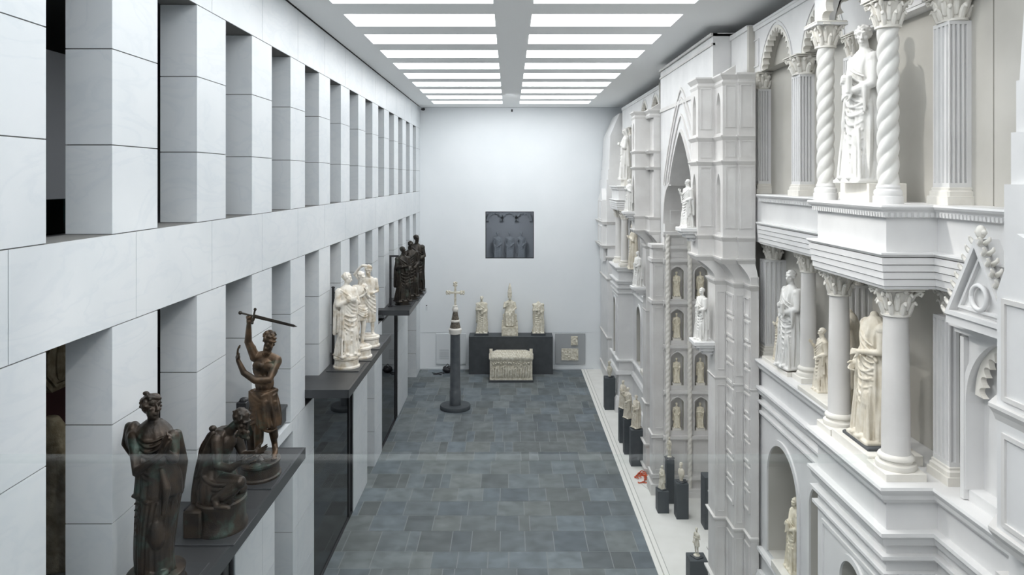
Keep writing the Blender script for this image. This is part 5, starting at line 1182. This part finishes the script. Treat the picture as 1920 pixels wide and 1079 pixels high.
# enthroned pope
t = thing('enthroned_statue', (.02, 34.7, 1.75), 'seated statue with tall conical tiara in the middle of the podium', 'statue')
m = MB(); rings_body(m, [(0, 0, -.02, .33, .26, .03), (.3, 0, -.02, .31, .25, .05), (.6, 0, .0, .3, .24, .05), (.78, 0, .03, .28, .2, .02), (.95, 0, .06, .27, .16, .02), (1.2, 0, .06, .28, .15, .02), (1.32, 0, .06, .2, .12, 0), (1.4, 0, .05, .09, .08, 0)], folds=((15, 0, 2, .6), (9, 1, -2, .5)))
for sx in (-1, 1): m.tube([(sx * .13, .0, .72), (sx * .16, -.22, .68), (sx * .16, -.25, .1)], [.12, .11, .08], 12); m.ell((sx * .14, -.32, .05), (.06, .1, .04), 10)
m.tube([(-.25, .05, 1.22), (-.32, -.05, .98), (-.14, -.24, 1.1)], [.08, .07, .04], 12); do_hand(m, (-.14, -.24, 1.1), (.1, -.2, 1), (0, -1, 0), 1.3, .2)
m.tube([(.25, .05, 1.22), (.32, -.05, .96), (.2, -.27, .88)], [.08, .07, .04], 12); do_hand(m, (.2, -.27, .88), (-.2, -.6, .1), (0, 0, -1), 1.3, .4)
for i in range(5): swag(m, (-.2, -.2, .72 - i * .08), (.2, -.2, .72 - i * .08), .14, .025)
m.tube([(0, .05, 1.36), (0, .0, 1.46)], [.08, .075], 10); do_head(m, (0, -.01, 1.54), 1.2, 0, 0, 0, 'mitre', False, 2)
mesh_obj('figure', remesh(m, .013, 2), M['oldstone'], t, (0, 0, .45)); t.children[0].scale = (.85, .85, .85)
m = MB(); m.bbox(-.385, .385, -.3, .3, 0, .43, .015); frame_y(m, -.3, -.33, .33, .06, .38, .02, .015)
for sx in (-1, 1): m.bbox(sx * .33 - .04, sx * .33 + .04, -.28, -.2, .43, .66, .01); m.ell((sx * .33, -.24, .7), (.045, .045, .05), 8)
m.bbox(-.33, .33, .05, .28, .43, .95, .02); local(m, 'throne', M['oldstone'], t)
# sarcophagus
t = thing('relief_sarcophagus', (.08, 33.5, 0), 'carved pale sarcophagus with figured front and pitched lid on the slate floor', 'sarcophagus')
m = MB(); m.bbox(-1.0, 1.0, -.58, .5, 0, .09, .01); local(m, 'plinth_slab', M['dark'], t)
m = MB(); m.box(-.92, .92, -.46, .46, .09, 1.02); m.bbox(-.96, .96, -.52, .5, .09, .17, .01); m.bbox(-.96, .96, -.52, .5, .97, 1.03, .01); m.box(-.95, -.86, -.5, .5, .17, .97); m.box(.86, .95, -.5, .5, .17, .97); local(m, 'chest', M['oldstone'], t)
m = MB(); random.seed(9)
for i in range(15):
    x = -.8 + i * .114; h = random.uniform(.5, .62); y = -.49
    m.tube([(x + random.uniform(-.02, .02), y, .2), (x, y - .03, .2 + h * .5), (x + random.uniform(-.03, .03), y, .2 + h * .8)], [.04, .05, .035], 8); m.ell((x, y - .02, .24 + h), (.04, .04, .05), 8)
    m.tube([(x, y - .02, .2 + h * .75), (x + random.choice((-1, 1)) * .09, y - .05, .2 + h * random.uniform(.5, .95))], .02, 6)
    m.tube([(x - .03, y, .2), (x - .05, y - .02, .45)], .025, 6)
    m.ell((x + .05, y, .88 + random.uniform(-.03, .05)), (.035, .03, .035), 7)
local(m, 'relief_figures', M['oldstone'], t)
m = MB(); zl = 1.03; m.add([(-.99, -.54, zl), (.99, -.54, zl), (.99, .52, zl), (-.99, .52, zl), (-.99, -.54, zl + .06), (.99, -.54, zl + .06), (.99, .52, zl + .06), (-.99, .52, zl + .06), (-.66, 0, zl + .3), (.66, 0, zl + .3)],
      [(3, 2, 1, 0), (0, 1, 5, 4), (1, 2, 6, 5), (2, 3, 7, 6), (3, 0, 4, 7), (4, 5, 9, 8), (5, 6, 9), (6, 7, 8, 9), (7, 4, 8)])
for sx in (-1, 1):
    for sy in (-.48, .46): m.poly([(sx * .99, sy - .06, zl + .05), (sx * .99, sy + .06, zl + .05), (sx * .99, sy, zl + .24)], (-sx * .14, 0, 0))
for k in range(5):
    for i in range(17 - k):
        f_ = k / 5 + .08; m.ell((-.88 + .03 * k * 2 + i * .11, -.54 + .54 * f_, zl + .06 + .24 * f_), (.05, .05, .02), 6)
local(m, 'lid', M['oldstone'], t)
# cross column
t = thing('cross_column', (-2.14, 29.23, 0), 'dark column on a round base topped by a pale stone cross', 'column')
m = MB(); m.lathe([(.595, 0), (.6, .02), (.6, .13), (.585, .15)], (0, 0, 0), 56); local(m, 'round_base', M['tank'], t)
m = MB(); m.lathe([(.225, .15), (.225, .7), (.21, .72), (.205, .73), (.198, 2.2), (.19, 2.95)], (0, 0, 0), 40); local(m, 'shaft', M['colstone'], t)
m = MB(); m.lathe([(.2, 2.94), (.24, 2.97), (.235, 3.02), (.25, 3.06), (.255, 3.14), (.23, 3.17), (.2, 3.2)], (0, 0, 0), 40); m.lathe([(.17, 3.42), (.19, 3.45), (.18, 3.5), (.15, 3.52)], (0, 0, 0), 32); local(m, 'capital_ring', M['ivory'], t)
m = MB(); m.lathe([(.21, 3.19), (.2, 3.26), (.155, 3.43)], (0, 0, 0), 32); m.lathe([(.155, 3.51), (.12, 3.66), (.09, 3.83)], (0, 0, 0), 32); local(m, 'tapered_neck', M['brown'], t)
m = MB(); m.lathe([(.08, 3.81), (.11, 3.85), (.125, 3.92), (.1, 3.99), (.085, 4.02), (.1, 4.05), (.07, 4.08)], (0, 0, 0), 28); local(m, 'knob', M['ivory'], t)
m = MB(); z0_, zc_, zt_ = 4.06, 4.58, 5.0; m.bbox(-.04, .04, -.04, .04, z0_, zt_ - .06, .01); m.bbox(-.26, .26, -.04, .04, zc_ - .04, zc_ + .04, .01)
for (x, z) in ((-.28, zc_), (.28, zc_), (0, zt_ - .08)):
    for dx, dz in ((0, 0), (.045, .045), (-.045, .045), (.045, -.045), (-.045, -.045)):
        m.ell((x + dx * (1 if z == zc_ else 1), 0, z + dz), (.045, .04, .045), 10)
    ex = (.07 if x > 0 else -.07 if x < 0 else 0); m.ell((x + ex, 0, z + (.07 if x == 0 else 0)), (.035, .03, .035), 8)
m.ell((0, 0, zc_), (.07, .05, .07), 12); local(m, 'cross', M['oldstone'], t)
# wall boards and devices
def yb(px): return (px - 955) * YB / 1385
def zb_(py): return CH - (py - 335) * YB / 1385
t = thing('information_board', (yb(846), YB - .06, zb_(683)), 'pale grey text board low on the back wall behind the cross column', 'board')
m = MB(); m.bbox(yb(818), yb(874), YB - .06, YB - .013, zb_(683), zb_(626), .01); m.build('board_panel', M['board'], t)
m = MB()
for k in range(9): m.box(yb(824), yb(842), YB - .064, YB - .06, zb_(656 + k * 2.1) - .012, zb_(656 + k * 2.1) + .008)
m.build('text_lines', M['print'], t)
t = thing('fragment_board', (yb(1069), YB - .08, zb_(682)), 'grey board holding two carved relief fragments, right of the podium', 'board')
m = MB(); m.bbox(yb(1041), yb(1097), YB - .08, YB - .013, zb_(682), zb_(625), .01); m.build('board_panel', M['board2'], t)
for (a, b, c, d_) in ((1052, 1084, 653, 675), (1070, 1083, 630, 647)):
    m = MB(); m.bbox(yb(a), yb(b), YB - .13, YB - .082, zb_(d_), zb_(c), .015)
    for k in range(12): m.ell((random.uniform(yb(a) + .05, yb(b) - .05), YB - .135, random.uniform(zb_(d_) + .05, zb_(c) - .05)), (.05, .03, .04), 7)
    m.build('relief_fragment', M['oldstone'], t)
t = thing('wall_thermostat', (yb(800), YB - .03, zb_(582)), 'tiny white wall device left of the cross column', 'device'); m = MB(); m.bbox(yb(798.5), yb(801.5), YB - .03, YB, zb_(582), zb_(575), .004); m.build('device_body', M['board'], t); m = MB(); m.ell((yb(800), YB - .03, zb_(573)), (.03, .03, .03), 10); m.build('sensor_dome', M['black'], t)
t = thing('security_camera', (-3.95, 34.7, r(3.3)), 'small dark security camera in the top left ceiling corner', 'camera'); m = MB(); m.tube([(-4.2, 34.8, r(3.28)), (-4.1, 34.75, r(3.27))], .03, 8); m.build('mount', M['board'], t); m = MB(); m.tube([(-4.1, 34.75, r(3.26)), (-4.0, 34.5, r(3.24))], [.06, .07], 12); m.build('camera_housing', M['black'], t)
m = MB(); m.bbox(yb(958.5), yb(961.5), YB - .05, YB, r(3.18), r(3.3), .01); tag(m.build('motion_sensor', M['black'], origin=(yb(960), YB, r(3.2))), 'tiny black sensor high in the centre of the back wall', 'sensor')
t = thing('equipment_bag', (-2.9, 34.6, 0), 'dark lumpy bag on the floor beside the cross column', 'bag'); m = MB(); m.ell((0, 0, .14), (.24, .17, .14), 16); m.ell((.08, -.03, .24), (.12, .11, .09), 12); m.ell((-.12, .02, .2), (.1, .1, .1), 12); local(m, 'bag_body', M['black'], t, True); m = MB(); m.tube([(-.1, 0, .28), (0, -.02, .42), (.1, 0, .3)], .015, 8); local(m, 'handle', M['black'], t)
m = MB(); m.tube([(-3.6, 34.5, .02), (-3.4, 34.35, .02), (-3.2, 34.55, .02), (-3.05, 34.4, .02)], .02, 6); m.tube([(-3.5, 34.2, .02), (-3.3, 34.3, .02), (-3.15, 34.2, .02)], .02, 6); tag(m.build('black_cable', M['black'], origin=(-3.3, 34.4, 0)), 'loose black cable on the slate floor left of the dark bag', 'cable')
# figures and arches built in place of reflections in the square window
for i, x in enumerate((-.55, .02, .55)):
    t = put('reflected_figure', ME['s1'], M['reflectgrey'], (x * 1.1, YB + 2.6, wz0 - .42), 1.5, '-Y', 'dim grey figure standing in for a reflection in the square window, %s of three' % ('left', 'middle', 'right')[i], 'statue', group='figures standing in for window reflections')
m = MB()
for i in range(3): arch_band(m, arch_pts(-.72 + .72 * i, .36, wz1 - .62, .42, 24, 'r'), .1, lambda u, z, o: (u, YB + 2.9 - o, z), .12, cusps=7, depth=.06)
o = m.build('trim_reflected_arches', M['reflectgrey']); o['kind'] = 'structure'
# objects seen through the openings at the far left
t = thing('pitted_stone_figure', (-5.6, 9.15, r(-4.8)), 'pitted sandstone figure seen through the lower left wall opening', 'statue')
m = MB(); rings_body(m, [(0, 0, 0, .3, .2, .03), (.5, 0, 0, .32, .2, .05), (1.0, .02, 0, .3, .2, .05), (1.35, .0, 0, .27, .18, .03), (1.5, -.05, 0, .2, .15, .02), (1.7, -.08, 0, .17, .14, .03), (1.85, -.08, 0, .09, .08, 0)], folds=((7, 1, 2, .6), (11, 0, -5, .4))); m.ell((-.08, -.1, 1.62), (.1, .08, .14), 12)
mesh_obj('stone_body', remesh(m, .02, 1), M['sandstone'], t)
t = thing('octagonal_relief', (-7.2, 11.6, r(-2.9)), 'octagonal stone relief on the dark red wall inside the lower left opening', 'relief')
m = MB(); m.poly([(-7.2, 11.6 + .5 * cos(pi / 8 + k * pi / 4), r(-2.85) + .5 * sin(pi / 8 + k * pi / 4)) for k in range(8)], (.14, 0, 0)); m.build('relief_slab', M['sandstone'], t)
m = MB(); m.ell((-7.05, 11.6, r(-2.9)), (.06, .12, .28), 10); m.ell((-7.05, 11.6, r(-2.6)), (.05, .08, .09), 10); arch_band(m, [(11.6 + .42 * cos(pi / 8 + k * pi / 4), r(-2.85) + .42 * sin(pi / 8 + k * pi / 4)) for k in range(9)], .05, lambda u, z, o: (-7.06 + o, u, z), .05); m.build('carved_figure', M['sandstone'], t)
m = MB(); m.bbox(XL - .62, XL - .6, 6.5, 8.2, r(-.6), r(-.22), .003); tag(m.build('glass_balustrade', M['teal'], origin=(XL - .6, 7.3, r(-.6))), 'teal tinted glass guard in the large upper left wall opening', 'balustrade')

# the glass guard of the viewing gallery, right in front of the viewer
M['edge'] = glass_mat('polished_glass_edge', (.97, .985, .98), 0, .5, .035)
t = thing('gallery_glass_guard', (0, .92, r(-1.3)), 'clear glass guard right before the viewer, its top edge a faint pale line', 'balustrade')
m = MB(); m.box(-1.6, .45, .912, .932, r(-1.3), r(-.352)); m.build('glass_pane', M['guard'], t)
m = MB(); m.box(-1.6, .45, .912, .932, r(-.352), r(-.348)); m.build('polished_edge', M['edge'], t)
